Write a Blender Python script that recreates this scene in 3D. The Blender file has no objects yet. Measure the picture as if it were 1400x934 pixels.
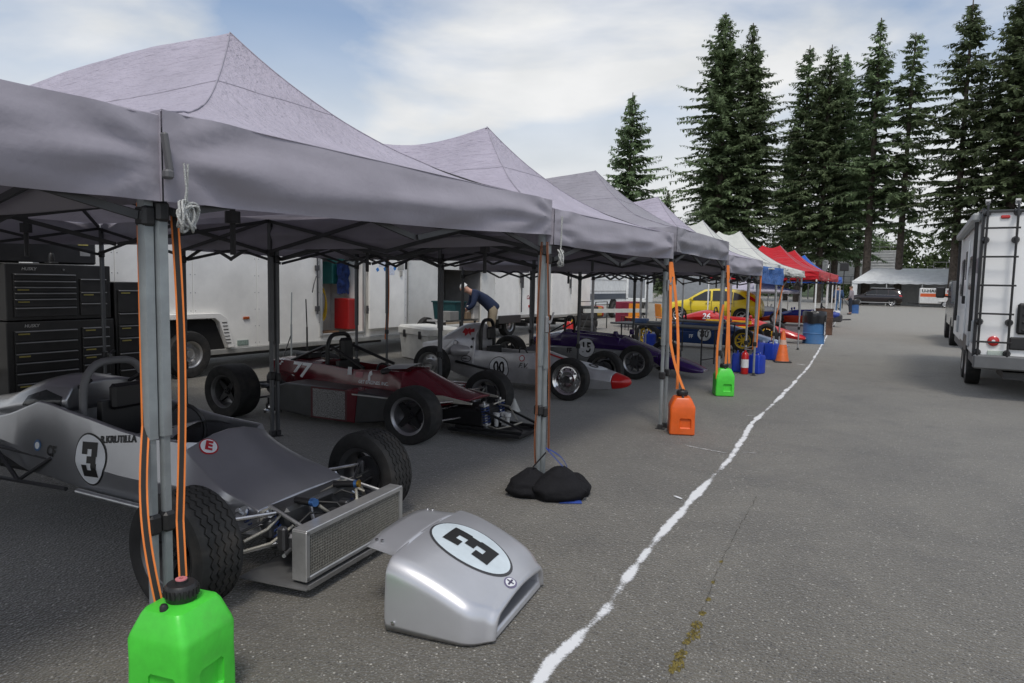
import bpy, bmesh, math, random
from mathutils import Vector, Matrix, noise
from mathutils.bvhtree import BVHTree
R = math.radians
S = bpy.context.scene
COL = S.collection
# ------------------------------------------------------------------ camera
YAW, PITCH, ROLL, CZ = R(30), R(4.85), R(1.1), 1.55
fw = Vector((-math.sin(YAW)*math.cos(PITCH), math.cos(YAW)*math.cos(PITCH), -math.sin(PITCH)))
r0 = Vector((math.cos(YAW), math.sin(YAW), 0)); u0 = r0.cross(fw)
rt = math.cos(ROLL)*r0 + math.sin(ROLL)*u0; up = -math.sin(ROLL)*r0 + math.cos(ROLL)*u0
cd = bpy.data.cameras.new('camera'); cam = bpy.data.objects.new('camera', cd); COL.objects.link(cam)
cd.sensor_width = 36; cd.lens = 950/1400*36; cd.clip_start = .05; cd.clip_end = 3000
cam.matrix_world = Matrix(((rt.x, up.x, -fw.x, 0), (rt.y, up.y, -fw.y, 0), (rt.z, up.z, -fw.z, CZ), (0, 0, 0, 1)))
S.camera = cam
# ------------------------------------------------------------------ sky, sun, exposure
SUN_EL, SUN_AZ = 58, 150          # azimuth clockwise from +Y
w = bpy.data.worlds.new('World'); S.world = w; w.use_nodes = True
nt = w.node_tree; nt.nodes.clear()
def N(tree, typ, **kw):
    n = tree.nodes.new(typ)
    for k, v in kw.items():
        if k.startswith('_'): setattr(n, k[1:], v)
        else: n.inputs[k.replace('__', ' ')].default_value = v
    return n
L = nt.links.new
sky = N(nt, 'ShaderNodeTexSky', _sky_type='NISHITA', _sun_disc=False, _sun_elevation=R(SUN_EL), _sun_rotation=R(SUN_AZ), _air_density=1.0, _dust_density=1.5, _ozone_density=1.2)
bg1 = N(nt, 'ShaderNodeBackground', Strength=.105); L(sky.outputs[0], bg1.inputs[0])
tc = N(nt, 'ShaderNodeTexCoord')
mp = N(nt, 'ShaderNodeMapping'); mp.inputs['Scale'].default_value = (1.0, 1.0, 2.6); mp.inputs['Location'].default_value = (.35, .2, .1)
L(tc.outputs['Generated'], mp.inputs[0])
n1 = N(nt, 'ShaderNodeTexNoise', Scale=2.1, Detail=6.0, Roughness=.5, Distortion=.3); L(mp.outputs[0], n1.inputs['Vector'])
rp = N(nt, 'ShaderNodeValToRGB'); rp.color_ramp.elements[0].position = .42; rp.color_ramp.elements[0].color = (.12, .12, .12, 1)
rp.color_ramp.elements[1].position = .62; rp.color_ramp.elements[1].color = (1, 1, 1, 1); L(n1.outputs[0], rp.inputs[0])
sxyz = N(nt, 'ShaderNodeSeparateXYZ'); L(tc.outputs['Generated'], sxyz.inputs[0])
hzn = N(nt, 'ShaderNodeMapRange', _interpolation_type='SMOOTHSTEP'); hzn.inputs['From Min'].default_value = .10; hzn.inputs['From Max'].default_value = .40; hzn.inputs['To Min'].default_value = 1.0; hzn.inputs['To Max'].default_value = 0.0
L(sxyz.outputs[2], hzn.inputs['Value'])
cmx = N(nt, 'ShaderNodeMath', _operation='MAXIMUM'); L(rp.outputs[0], cmx.inputs[0]); L(hzn.outputs[0], cmx.inputs[1])
n2 = N(nt, 'ShaderNodeTexNoise', Scale=4.5, Detail=5.0, Roughness=.5); L(mp.outputs[0], n2.inputs['Vector'])
rc = N(nt, 'ShaderNodeValToRGB'); rc.color_ramp.elements[0].position = .35; rc.color_ramp.elements[0].color = (.66, .68, .695, 1)
rc.color_ramp.elements[1].position = .68; rc.color_ramp.elements[1].color = (.82, .825, .83, 1); L(n2.outputs[0], rc.inputs[0])
bg2 = N(nt, 'ShaderNodeBackground', Strength=.78); L(rc.outputs[0], bg2.inputs[0])
mx = N(nt, 'ShaderNodeMixShader'); L(cmx.outputs[0], mx.inputs[0]); L(bg1.outputs[0], mx.inputs[1]); L(bg2.outputs[0], mx.inputs[2])
wo = N(nt, 'ShaderNodeOutputWorld'); L(mx.outputs[0], wo.inputs[0])
sl = bpy.data.lights.new('sun', 'SUN'); sun = bpy.data.objects.new('sun', sl); COL.objects.link(sun)
sl.energy = 1.2; sl.angle = R(14); sl.color = (1, .96, .9)
sd = Vector((math.sin(R(SUN_AZ))*math.cos(R(SUN_EL)), math.cos(R(SUN_AZ))*math.cos(R(SUN_EL)), math.sin(R(SUN_EL))))
sun.rotation_euler = sd.to_track_quat('Z', 'Y').to_euler(); sun.location = (0, 0, 40)
S.view_settings.view_transform = 'Standard'; S.view_settings.look = 'None'; S.view_settings.exposure = 0.46; S.view_settings.gamma = 1
S.view_settings.use_curve_mapping = False
S.cycles.transparent_max_bounces = 32
# ------------------------------------------------------------------ materials
MATS = {}
def mat(name, col=(.5, .5, .5), rough=.5, metal=0.0, var=.08, vs=6.0, bump=0.0, bs=60.0, coat=0.0, trans=0.0, spec=.5, alpha=None, dirt=0.0, emit=None, flake=0.0):
    if name in MATS: return MATS[name]
    m = bpy.data.materials.new(name); m.use_nodes = True; t = m.node_tree; l = t.links.new
    p = t.nodes['Principled BSDF']; p.inputs['Roughness'].default_value = rough; p.inputs['Metallic'].default_value = metal
    p.inputs['Specular IOR Level'].default_value = spec; p.inputs['Coat Weight'].default_value = coat; p.inputs['Coat Roughness'].default_value = .08
    tcn = N(t, 'ShaderNodeTexCoord')
    nz = N(t, 'ShaderNodeTexNoise', Scale=vs, Detail=6.0, Roughness=.6); l(tcn.outputs['Object'], nz.inputs['Vector'])
    cr = N(t, 'ShaderNodeValToRGB')
    c = Vector(col)
    a, b = c*(1-var*1.6), c*(1+var)
    cr.color_ramp.elements[0].position = .32; cr.color_ramp.elements[0].color = (*a, 1)
    cr.color_ramp.elements[1].position = .68; cr.color_ramp.elements[1].color = (*b, 1)
    l(nz.outputs[0], cr.inputs[0]); out = cr.outputs[0]
    if dirt:
        nd = N(t, 'ShaderNodeTexNoise', Scale=vs*.45, Detail=9.0, Roughness=.7); l(tcn.outputs['Object'], nd.inputs['Vector'])
        rd = N(t, 'ShaderNodeValToRGB'); rd.color_ramp.elements[0].position = .5; rd.color_ramp.elements[1].position = .75
        rd.color_ramp.elements[0].color = (0, 0, 0, 1); rd.color_ramp.elements[1].color = (dirt,)*3+(1,); l(nd.outputs[0], rd.inputs[0])
        mxn = N(t, 'ShaderNodeMixRGB'); l(rd.outputs[0], mxn.inputs[0]); l(out, mxn.inputs[1]); mxn.inputs[2].default_value = (.12, .10, .08, 1); out = mxn.outputs[0]
        rr = N(t, 'ShaderNodeMapRange'); rr.inputs['To Min'].default_value = rough; rr.inputs['To Max'].default_value = min(1, rough+.35); l(rd.outputs[0], rr.inputs['Value']); l(rr.outputs[0], p.inputs['Roughness'])
    l(out, p.inputs['Base Color'])
    if bump or flake:
        nb = N(t, 'ShaderNodeTexNoise', Scale=bs, Detail=5.0, Roughness=.6); l(tcn.outputs['Object'], nb.inputs['Vector'])
        bn = N(t, 'ShaderNodeBump', Strength=bump or flake, Distance=.01); l(nb.outputs[0], bn.inputs['Height']); l(bn.outputs[0], p.inputs['Normal'])
    if trans:
        tr = N(t, 'ShaderNodeBsdfTranslucent'); l(out, tr.inputs[0]); ms = N(t, 'ShaderNodeMixShader', Fac=trans)
        l(p.outputs[0], ms.inputs[1]); l(tr.outputs[0], ms.inputs[2]); l(ms.outputs[0], t.nodes['Material Output'].inputs[0])
    if alpha is not None: p.inputs['Alpha'].default_value = alpha
    if emit: p.inputs['Emission Color'].default_value = (*col, 1); p.inputs['Emission Strength'].default_value = emit
    MATS[name] = m; return m
def asphalt_mat():
    m = bpy.data.materials.new('asphalt'); m.use_nodes = True; t = m.node_tree; l = t.links.new; p = t.nodes['Principled BSDF']
    p.inputs['Roughness'].default_value = .78; p.inputs['Specular IOR Level'].default_value = .5; p.inputs['Sheen Weight'].default_value = .35; p.inputs['Sheen Roughness'].default_value = .45
    tcn = N(t, 'ShaderNodeTexCoord'); O = tcn.outputs['Object']
    big = N(t, 'ShaderNodeTexNoise', Scale=.8, Detail=10.0, Roughness=.72, Distortion=.6); l(O, big.inputs['Vector'])
    cr = N(t, 'ShaderNodeValToRGB'); cr.color_ramp.elements[0].position = .3; cr.color_ramp.elements[0].color = (.074, .067, .053, 1)
    cr.color_ramp.elements[1].position = .7; cr.color_ramp.elements[1].color = (.152, .139, .110, 1); l(big.outputs[0], cr.inputs[0])
    # far end of the yard is paler: grazing-angle brightening painted into the colour
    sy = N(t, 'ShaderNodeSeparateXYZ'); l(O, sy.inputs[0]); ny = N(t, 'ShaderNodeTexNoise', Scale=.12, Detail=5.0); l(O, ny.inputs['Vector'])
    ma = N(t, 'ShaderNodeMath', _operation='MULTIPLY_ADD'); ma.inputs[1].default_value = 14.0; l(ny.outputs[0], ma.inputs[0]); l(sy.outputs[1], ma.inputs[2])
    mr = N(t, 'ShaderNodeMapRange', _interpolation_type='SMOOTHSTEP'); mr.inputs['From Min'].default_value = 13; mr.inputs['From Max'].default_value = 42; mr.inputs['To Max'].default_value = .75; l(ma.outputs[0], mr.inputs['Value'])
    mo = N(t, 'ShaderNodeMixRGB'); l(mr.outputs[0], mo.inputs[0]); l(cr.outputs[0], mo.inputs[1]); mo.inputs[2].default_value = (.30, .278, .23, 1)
    # aggregate: pale and dark stones of several sizes
    out = mo.outputs[0]; hts = []
    for sc, thr, colr, f in ((70, .30, (.34, .32, .28, 1), .85), (130, .36, (.30, .285, .25, 1), .6), (60, .34, (.028, .026, .024, 1), .75), (27, .17, (.50, .48, .43, 1), .9), (19, .10, (.62, .60, .55, 1), .9), (30, .2, (.03, .028, .025, 1), .6)):
        v = N(t, 'ShaderNodeTexVoronoi', Scale=float(sc), Randomness=1.0); l(O, v.inputs['Vector'])
        rv = N(t, 'ShaderNodeValToRGB'); rv.color_ramp.elements[0].position = thr*.6; rv.color_ramp.elements[0].color = (f, f, f, 1)
        rv.color_ramp.elements[1].position = thr; rv.color_ramp.elements[1].color = (0, 0, 0, 1); l(v.outputs['Distance'], rv.inputs[0])
        sel = N(t, 'ShaderNodeMath', _operation='GREATER_THAN'); sel.inputs[1].default_value = .5
        sp = N(t, 'ShaderNodeSeparateColor'); l(v.outputs['Color'], sp.inputs[0]); l(sp.outputs[0], sel.inputs[0])
        mu = N(t, 'ShaderNodeMath', _operation='MULTIPLY'); l(rv.outputs[0], mu.inputs[0]); l(sel.outputs[0], mu.inputs[1])
        mm = N(t, 'ShaderNodeMixRGB'); l(mu.outputs[0], mm.inputs[0]); l(out, mm.inputs[1]); mm.inputs[2].default_value = colr; out = mm.outputs[0]
        hts.append(v.outputs['Distance'])
    # oil stains and darker worn lanes
    st = N(t, 'ShaderNodeTexNoise', Scale=1.7, Detail=4.0, Roughness=.5); l(O, st.inputs['Vector'])
    rs = N(t, 'ShaderNodeValToRGB'); rs.color_ramp.elements[0].position = .60; rs.color_ramp.elements[0].color = (0, 0, 0, 1)
    rs.color_ramp.elements[1].position = .76; rs.color_ramp.elements[1].color = (.5, .5, .5, 1); l(st.outputs[0], rs.inputs[0])
    mm = N(t, 'ShaderNodeMixRGB'); l(rs.outputs[0], mm.inputs[0]); l(out, mm.inputs[1]); mm.inputs[2].default_value = (.05, .045, .04, 1)
    # faint chalk dust
    ch = N(t, 'ShaderNodeTexNoise', Scale=3.3, Detail=10.0, Roughness=.75); l(O, ch.inputs['Vector'])
    rh = N(t, 'ShaderNodeValToRGB'); rh.color_ramp.elements[0].position = .66; rh.color_ramp.elements[0].color = (0, 0, 0, 1)
    rh.color_ramp.elements[1].position = .80; rh.color_ramp.elements[1].color = (.5, .5, .5, 1); l(ch.outputs[0], rh.inputs[0])
    m2 = N(t, 'ShaderNodeMixRGB'); l(rh.outputs[0], m2.inputs[0]); l(mm.outputs[0], m2.inputs[1]); m2.inputs[2].default_value = (.42, .41, .39, 1)
    l(m2.outputs[0], p.inputs['Base Color'])
    b1 = N(t, 'ShaderNodeBump', Strength=.8, Distance=.008); l(hts[0], b1.inputs['Height'])
    b2 = N(t, 'ShaderNodeBump', Strength=.35, Distance=.003); l(hts[1], b2.inputs['Height']); l(b1.outputs[0], b2.inputs['Normal']); l(b2.outputs[0], p.inputs['Normal'])
    return m
def chalk_mat():
    m = bpy.data.materials.new('chalk'); m.use_nodes = True; t = m.node_tree; l = t.links.new; p = t.nodes['Principled BSDF']
    p.inputs['Roughness'].default_value = .95; p.inputs['Base Color'].default_value = (.74, .75, .76, 1)
    a = N(t, 'ShaderNodeAttribute', _attribute_name='cover'); tcn = N(t, 'ShaderNodeTexCoord')
    nz = N(t, 'ShaderNodeTexNoise', Scale=75.0, Detail=6.0, Roughness=.8); l(tcn.outputs['Object'], nz.inputs['Vector'])
    nw = N(t, 'ShaderNodeTexNoise', Scale=7.0, Detail=3.0, Roughness=.6); l(tcn.outputs['Object'], nw.inputs['Vector'])
    ad = N(t, 'ShaderNodeMath', _operation='ADD'); l(nz.outputs[0], ad.inputs[0]); l(nw.outputs[0], ad.inputs[1])
    sb = N(t, 'ShaderNodeMath', _operation='ADD'); l(ad.outputs[0], sb.inputs[0]); l(a.outputs['Fac'], sb.inputs[1])
    rr = N(t, 'ShaderNodeMapRange'); rr.inputs['From Min'].default_value = 1.34; rr.inputs['From Max'].default_value = 1.62; l(sb.outputs[0], rr.inputs['Value'])
    l(rr.outputs[0], p.inputs['Alpha']); return m
def fabric_mat(name, col, trans=.10, weave=700, wr=.6):
    m = bpy.data.materials.new(name); m.use_nodes = True; t = m.node_tree; l = t.links.new; p = t.nodes['Principled BSDF']
    p.inputs['Roughness'].default_value = .75; p.inputs['Specular IOR Level'].default_value = .25; p.inputs['Sheen Weight'].default_value = .15
    tcn = N(t, 'ShaderNodeTexCoord'); O = tcn.outputs['Object']
    nz = N(t, 'ShaderNodeTexNoise', Scale=2.2, Detail=6.0, Roughness=.6); l(O, nz.inputs['Vector'])
    cr = N(t, 'ShaderNodeValToRGB'); c = Vector(col); cr.color_ramp.elements[0].position = .3; cr.color_ramp.elements[0].color = (*(c*.88), 1)
    cr.color_ramp.elements[1].position = .7; cr.color_ramp.elements[1].color = (*(c*1.06), 1); l(nz.outputs[0], cr.inputs[0]); l(cr.outputs[0], p.inputs['Base Color'])
    mp1 = N(t, 'ShaderNodeMapping'); mp1.inputs['Scale'].default_value = (1.0, 4.2, 4.2); mp1.inputs['Rotation'].default_value = (.25, 0, .5); l(O, mp1.inputs[0])
    w1 = N(t, 'ShaderNodeTexNoise', Scale=2.6, Detail=4.0, Roughness=.5, Distortion=.15); l(mp1.outputs[0], w1.inputs['Vector'])
    w2 = N(t, 'ShaderNodeTexNoise', Scale=7.5, Detail=4.0, Roughness=.55, Distortion=.25); l(mp1.outputs[0], w2.inputs['Vector'])
    b1 = N(t, 'ShaderNodeBump', Strength=wr, Distance=.05); l(w1.outputs[0], b1.inputs['Height'])
    b2 = N(t, 'ShaderNodeBump', Strength=wr*1.5, Distance=.03); l(w2.outputs[0], b2.inputs['Height']); l(b1.outputs[0], b2.inputs['Normal']); l(b2.outputs[0], p.inputs['Normal'])
    tr = N(t, 'ShaderNodeBsdfTranslucent'); l(cr.outputs[0], tr.inputs[0]); ms = N(t, 'ShaderNodeMixShader', Fac=trans)
    l(p.outputs[0], ms.inputs[1]); l(tr.outputs[0], ms.inputs[2]); l(ms.outputs[0], t.nodes['Material Output'].inputs[0])
    MATS[name] = m; return m
# ------------------------------------------------------------------ mesh helpers
class MB:
    def __init__(s): s.v = []; s.f = []
    def add(s, vs, fs, M=None):
        o = len(s.v); s.v += [tuple(M @ Vector(q)) if M else tuple(q) for q in vs]; s.f += [tuple(i+o for i in f) for f in fs]; return s
    def box(s, c, d, rz=0, b=0, M=None):
        x, y, z = d[0]/2, d[1]/2, d[2]/2
        T = Matrix.Translation(c) @ Matrix.Rotation(rz, 4, 'Z')
        if M: T = T @ M
        if b <= 0:
            vs = [(i, j, k) for i in (-x, x) for j in (-y, y) for k in (-z, z)]
            return s.add(vs, [(0, 1, 3, 2), (4, 6, 7, 5), (0, 4, 5, 1), (2, 3, 7, 6), (0, 2, 6, 4), (1, 5, 7, 3)], T)
        b = min(b, x*.95, y*.95, z*.95); vs = []; ix = {}
        for i in (-1, 1):
            for j in (-1, 1):
                for k in (-1, 1):
                    for a in range(3):
                        q = [i*(x-b), j*(y-b), k*(z-b)]; q[a] = (i*x, j*y, k*z)[a]; ix[(i, j, k, a)] = len(vs); vs.append(q)
        fs = []
        for a in range(3):
            for sg in (-1, 1):
                o = [(-1, -1), (1, -1), (1, 1), (-1, 1)]; fc = []
                for (p, q) in o:
                    t = [0, 0, 0]; t[a] = sg; t[(a+1) % 3] = p; t[(a+2) % 3] = q; fc.append(ix[(*t, a)])
                fs.append(fc if sg > 0 else fc[::-1])
        for a in range(3):
            b_, c_ = (a+1) % 3, (a+2) % 3
            for p in (-1, 1):
                for q in (-1, 1):
                    t0 = [0, 0, 0]; t0[b_] = p; t0[c_] = q; t1 = t0[:]; t0[a] = -1; t1[a] = 1
                    fc = [ix[(*t0, b_)], ix[(*t1, b_)], ix[(*t1, c_)], ix[(*t0, c_)]]; fs.append(fc if p*q > 0 else fc[::-1])
        for i in (-1, 1):
            for j in (-1, 1):
                for k in (-1, 1):
                    fc = [ix[(i, j, k, 0)], ix[(i, j, k, 1)], ix[(i, j, k, 2)]]; fs.append(fc if i*j*k > 0 else fc[::-1])
        return s.add(vs, fs, T)
    def tube(s, pts, r, n=8, cap=True, closed=False):
        P = [Vector(q) for q in pts]; m = len(P); rs = r if isinstance(r, (list, tuple)) else [r]*m
        vs = []; fs = []; nrm = None
        for i, q in enumerate(P):
            if closed: d = (P[(i+1) % m]-P[i-1]).normalized()
            else: d = (P[min(i+1, m-1)]-P[max(i-1, 0)]).normalized()
            if nrm is None:
                nrm = d.cross(Vector((0, 0, 1)))
                if nrm.length < .05: nrm = d.cross(Vector((1, 0, 0)))
            nrm = (nrm - d*nrm.dot(d)).normalized(); bi = d.cross(nrm)
            for k in range(n):
                a = 2*math.pi*(k+.5)/n; vs.append(q+(nrm*math.cos(a)+bi*math.sin(a))*rs[i])
        for i in range(m if closed else m-1):
            j = (i+1) % m
            for k in range(n): fs.append((i*n+k, i*n+(k+1) % n, j*n+(k+1) % n, j*n+k))
        if cap and not closed: fs.append(tuple(range(n))[::-1]); fs.append(tuple((m-1)*n+k for k in range(n)))
        return s.add(vs, fs)
    def bar(s, a, b, wd, ht=None):      # rectangular bar between two points
        a, b = Vector(a), Vector(b); d = b-a; q = d.to_track_quat('X', 'Z').to_matrix().to_4x4()
        return s.add([(i, j, k) for i in (0, d.length) for j in (-wd/2, wd/2) for k in (-(ht or wd)/2, (ht or wd)/2)],
                     [(0, 1, 3, 2), (4, 6, 7, 5), (0, 4, 5, 1), (2, 3, 7, 6), (0, 2, 6, 4), (1, 5, 7, 3)], Matrix.Translation(a) @ q)
    def lathe(s, prof, c=(0, 0, 0), axis='Z', n=24, zig=None):
        vs = []; fs = []; m = len(prof)
        for k in range(n):
            a = 2*math.pi*k/n
            for i, (r, h) in enumerate(prof):
                if zig: h += zig[i]*(1 if k % 2 else -1)
                x, y, z = r*math.cos(a), r*math.sin(a), h
                vs.append({'Z': (x, y, z), 'Y': (x, z, y), 'X': (z, x, y)}[axis])
        for k in range(n):
            j = (k+1) % n
            for i in range(m-1): fs.append((k*m+i, j*m+i, j*m+i+1, k*m+i+1) if axis != 'Y' else (k*m+i, k*m+i+1, j*m+i+1, j*m+i))
        return s.add(vs, fs, Matrix.Translation(c))
    def loft(s, rings, cap=(True, True), closed=True):
        n = len(rings[0]); vs = [q for r in rings for q in r]; fs = []
        for i in range(len(rings)-1):
            for k in range(n if closed else n-1):
                j = (k+1) % n; fs.append((i*n+k, i*n+j, (i+1)*n+j, (i+1)*n+k))
        if cap[0]: fs.append(tuple(range(n))[::-1])
        if cap[1]: fs.append(tuple((len(rings)-1)*n+k for k in range(n)))
        return s.add(vs, fs)
    def prism(s, poly, h0, h1, pl='XZ'):   # polygon extruded between h0 and h1
        f = {'XZ': lambda a, b, h: (a, h, b), 'YZ': lambda a, b, h: (h, a, b), 'XY': lambda a, b, h: (a, b, h)}[pl]; n = len(poly)
        return s.loft([[f(a, b, h) for a, b in poly] for h in (h0, h1)])
    def grid(s, fn, nu, nv):
        vs = [fn(i/nu, j/nv) for i in range(nu+1) for j in range(nv+1)]
        return s.add(vs, [(i*(nv+1)+j, (i+1)*(nv+1)+j, (i+1)*(nv+1)+j+1, i*(nv+1)+j+1) for i in range(nu) for j in range(nv)])
    def mesh(s, name, smooth=None, fix=True):
        me = bpy.data.meshes.new(name); me.from_pydata(s.v, [], s.f)
        if fix:
            bm = bmesh.new(); bm.from_mesh(me); bmesh.ops.recalc_face_normals(bm, faces=bm.faces); bm.to_mesh(me); bm.free()
        if smooth is not None:
            me.polygons.foreach_set('use_smooth', [True]*len(me.polygons)); me.set_sharp_from_angle(angle=R(smooth))
        return me
    def build(s, name, m, parent=None, smooth=None, bev=0, fix=True, label=None):
        o = bpy.data.objects.new(name, s.mesh(name, smooth, fix)); COL.objects.link(o); o.data.materials.append(m)
        if parent: o.parent = parent
        if bev:
            b = o.modifiers.new('bevel', 'BEVEL'); b.width = bev; b.segments = 3; b.limit_method = 'ANGLE'; b.angle_limit = R(28)
        if label: o['label'] = label
        return o
def inst(name, me, parent=None, loc=(0, 0, 0), rz=0, rot=None):
    o = bpy.data.objects.new(name, me); COL.objects.link(o); o.location = loc; o.rotation_euler = rot or (0, 0, rz)
    if parent: o.parent = parent
    return o
def tag(o, label, cat, group=None):
    o['label'] = label; o['category'] = cat
    if group: o['group'] = group
    return o
def thing(name, label, cat, loc=(0, 0, 0), rz=0, group=None):
    o = bpy.data.objects.new(name, None); COL.objects.link(o); o.location = loc; o.rotation_euler = (0, 0, rz); o.empty_display_size = .1
    return tag(o, label, cat, group)
def struct(o): o['kind'] = 'structure'; return o
def copy_tree(o, parent=None):
    c = o.copy(); COL.objects.link(c); c.parent = parent
    for ch in [q for q in bpy.data.objects if q.parent == o]: copy_tree(ch, c)
    return c
def text_mb(txt, size, bold=0.0, shear=0.0, sx=1.0, sub=0, space=1.0):
    cu = bpy.data.curves.new('t', 'FONT'); cu.body = txt; cu.size = size; cu.offset = bold; cu.shear = shear; cu.align_x = 'CENTER'; cu.align_y = 'CENTER'; cu.space_character = space
    cu.resolution_u = 3
    o = bpy.data.objects.new('t', cu); COL.objects.link(o); dg = bpy.context.evaluated_depsgraph_get(); me = bpy.data.meshes.new_from_object(o.evaluated_get(dg))
    bm = bmesh.new(); bm.from_mesh(me); bmesh.ops.triangulate(bm, faces=bm.faces)
    for _ in range(sub): bmesh.ops.subdivide_edges(bm, edges=bm.edges, cuts=1); bmesh.ops.triangulate(bm, faces=bm.faces)
    mb = MB(); bm.verts.ensure_lookup_table(); mb.v = [(v.co.x*sx, v.co.y, 0) for v in bm.verts]; mb.f = [tuple(v.index for v in f.verts) for f in bm.faces]
    bm.free(); bpy.data.objects.remove(o); return mb
def disc_mb(rx, ry, rings=5, n=40, wob=0):
    mb = MB(); mb.v = [(0, 0, 0)]
    for i in range(1, rings+1):
        for k in range(n):
            a = 2*math.pi*k/n; q = i/rings*(1+wob*math.sin(3*a+1)); mb.v.append((rx*q*math.cos(a), ry*q*math.sin(a), 0))
    for k in range(n): mb.f.append((0, 1+k, 1+(k+1) % n))
    for i in range(rings-1):
        for k in range(n):
            a, b = 1+i*n+k, 1+i*n+(k+1) % n; mb.f.append((a, a+n, b+n, b))
    return mb
def place(mb, o, ux, uy):       # put a flat decal in 3-D: origin, x and y axes
    o, ux, uy = Vector(o), Vector(ux), Vector(uy); mb.v = [tuple(o+ux*a+uy*b) for a, b, c in mb.v]; return mb
def project(mb, bvh, d, off):   # press the decal onto a body along d
    d = Vector(d).normalized(); out = []; last = None; miss = []
    for k, q in enumerate(mb.v):
        q = Vector(q); h, n_, i, t = bvh.ray_cast(q-d*2, d)
        if h: last = h; out.append(tuple(h-d*off))
        else: miss.append(k); out.append(None)
    for k in miss:
        q = Vector(mb.v[k]); dep = (last if last else q).dot(d); out[k] = tuple(q+d*(dep-q.dot(d)-off))
    mb.v = out; return mb
def bvh_of(o): return BVHTree.FromPolygons([v.co.copy() for v in o.data.vertices], [tuple(p.vertices) for p in o.data.polygons])
rnd = random.Random(7)
# common materials
WHITE = mat('white_paint', (.72, .73, .72), .35, dirt=.25, vs=3)
TRAILER = mat('trailer_white', (.86, .85, .81), .5, dirt=.14, vs=1.5, bump=.03, bs=8)
BLACK = mat('black_plastic', (.02, .02, .021), .45, bump=.05, bs=200)
SATIN = mat('black_steel', (.018, .018, .019), .38, vs=20)
RUBBER = mat('tyre_rubber', (.022, .022, .022), .78, var=.3, vs=14, bump=.15, bs=160, dirt=.3)
ALU = mat('aluminium', (.58, .59, .60), .36, metal=.9, vs=20, bump=.05, bs=120)
STEEL = mat('bright_steel', (.62, .62, .63), .25, metal=1.0, vs=20)
DARKMET = mat('dark_metal', (.10, .10, .105), .45, metal=.7, vs=20)
POLE = mat('grey_coated_steel', (.30, .33, .34), .42, metal=.35, vs=8, var=.1, dirt=.15)
POLEDK = mat('dark_coated_steel', (.055, .056, .058), .5, metal=.3, vs=8)
GLASS = mat('dark_glass', (.03, .033, .036), .16, spec=.4)
INK = mat('black_ink', (.012, .012, .012), .5)
ORANGE = mat('orange_webbing', (.80, .22, .04), .7, bump=.15, bs=300)
CHROME = mat('chrome', (.75, .75, .76), .12, metal=1.0, var=.02)
REDL = mat('red_lens', (.5, .02, .02), .2, coat=.5)
DECALW = mat('white_vinyl', (.78, .80, .82), .3)
BLUE = mat('blue_plastic', (.010, .045, .42), .38, vs=10, bump=.05, bs=30)
# ================================================================== setting
def sheet(name, x0, x1, y0, y1, z, m):
    mb = MB(); mb.add([(x0, y0, z), (x1, y0, z), (x1, y1, z), (x0, y1, z)], [(0, 1, 2, 3)]); return struct(mb.build(name, m, fix=False))
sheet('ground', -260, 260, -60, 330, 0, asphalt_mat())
CHALK = chalk_mat()
def ribbon(name, pts, wd, cover, z=.004, step=.04, gaps=None, wob=.012, seed=1):
    P = [Vector((x, y, 0)) for x, y in pts]; out = []; rr = random.Random(seed)
    for i in range(len(P)-1):
        n = max(1, int((P[i+1]-P[i]).length/step)); out += [P[i].lerp(P[i+1], k/n) for k in range(n)]
    out.append(P[-1]); vs = []; fs = []; cv = []; K = 6; run = 0
    for i, q in enumerate(out):
        d = (out[min(i+1, len(out)-1)]-out[max(i-1, 0)]).normalized(); nn = Vector((-d.y, d.x, 0))
        run += (q-out[i-1]).length if i else 0
        g = noise.noise(Vector((run*1.5, seed*3.1, 0)))*.58 + noise.noise(Vector((run*5, seed, 2)))*.16
        off = noise.noise(Vector((run*2.2, 5.5, seed)))*wob; ww = wd*(1+.35*noise.noise(Vector((run*3.5, 1, seed))))
        en = min(1, i/3, (len(out)-1-i)/3)
        for k in range(K+1):
            u = k/K*2-1; vs.append(q+nn*(u*ww+off)+Vector((0, 0, z))); cv.append((cover+g)*en-1.1*abs(u)**1.7-(1-en)*.8)
    for i in range(len(out)-1):
        for k in range(K): a = i*(K+1)+k; fs.append((a, a+1, a+K+2, a+K+1))
    mb = MB(); mb.add(vs, fs); o = mb.build(name, CHALK, fix=False); at = o.data.attributes.new('cover', 'FLOAT', 'POINT'); at.data.foreach_set('value', cv); return o
line_pts = [(-1.17, 2.10), (-1.20, 2.44), (-1.19, 2.66), (-1.18, 2.98), (-1.24, 3.36), (-1.26, 3.62), (-1.28, 4.12), (-1.31, 4.75), (-1.33, 5.25), (-1.36, 6.36), (-1.53, 8.2), (-1.56, 9.8), (-1.62, 11.9), (-1.75, 14.9), (-2.0, 18.7), (-2.5, 25.8), (-3.35, 38.6)]
line = struct(ribbon('painted_line', line_pts, .057, .70))
for k, (a, b) in enumerate([((-3.2, 37.2), (-1.2, 38.6)), ((-2.55, 15.5), (-1.75, 14.95)), ((-2.6, 14.2), (-2.1, 14.4)), ((-2.2, 25.6), (-1.4, 26.2))]):
    struct(ribbon('painted_line', [a, b], .05, .62, z=.005+k*.0003, seed=9+k))
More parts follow.
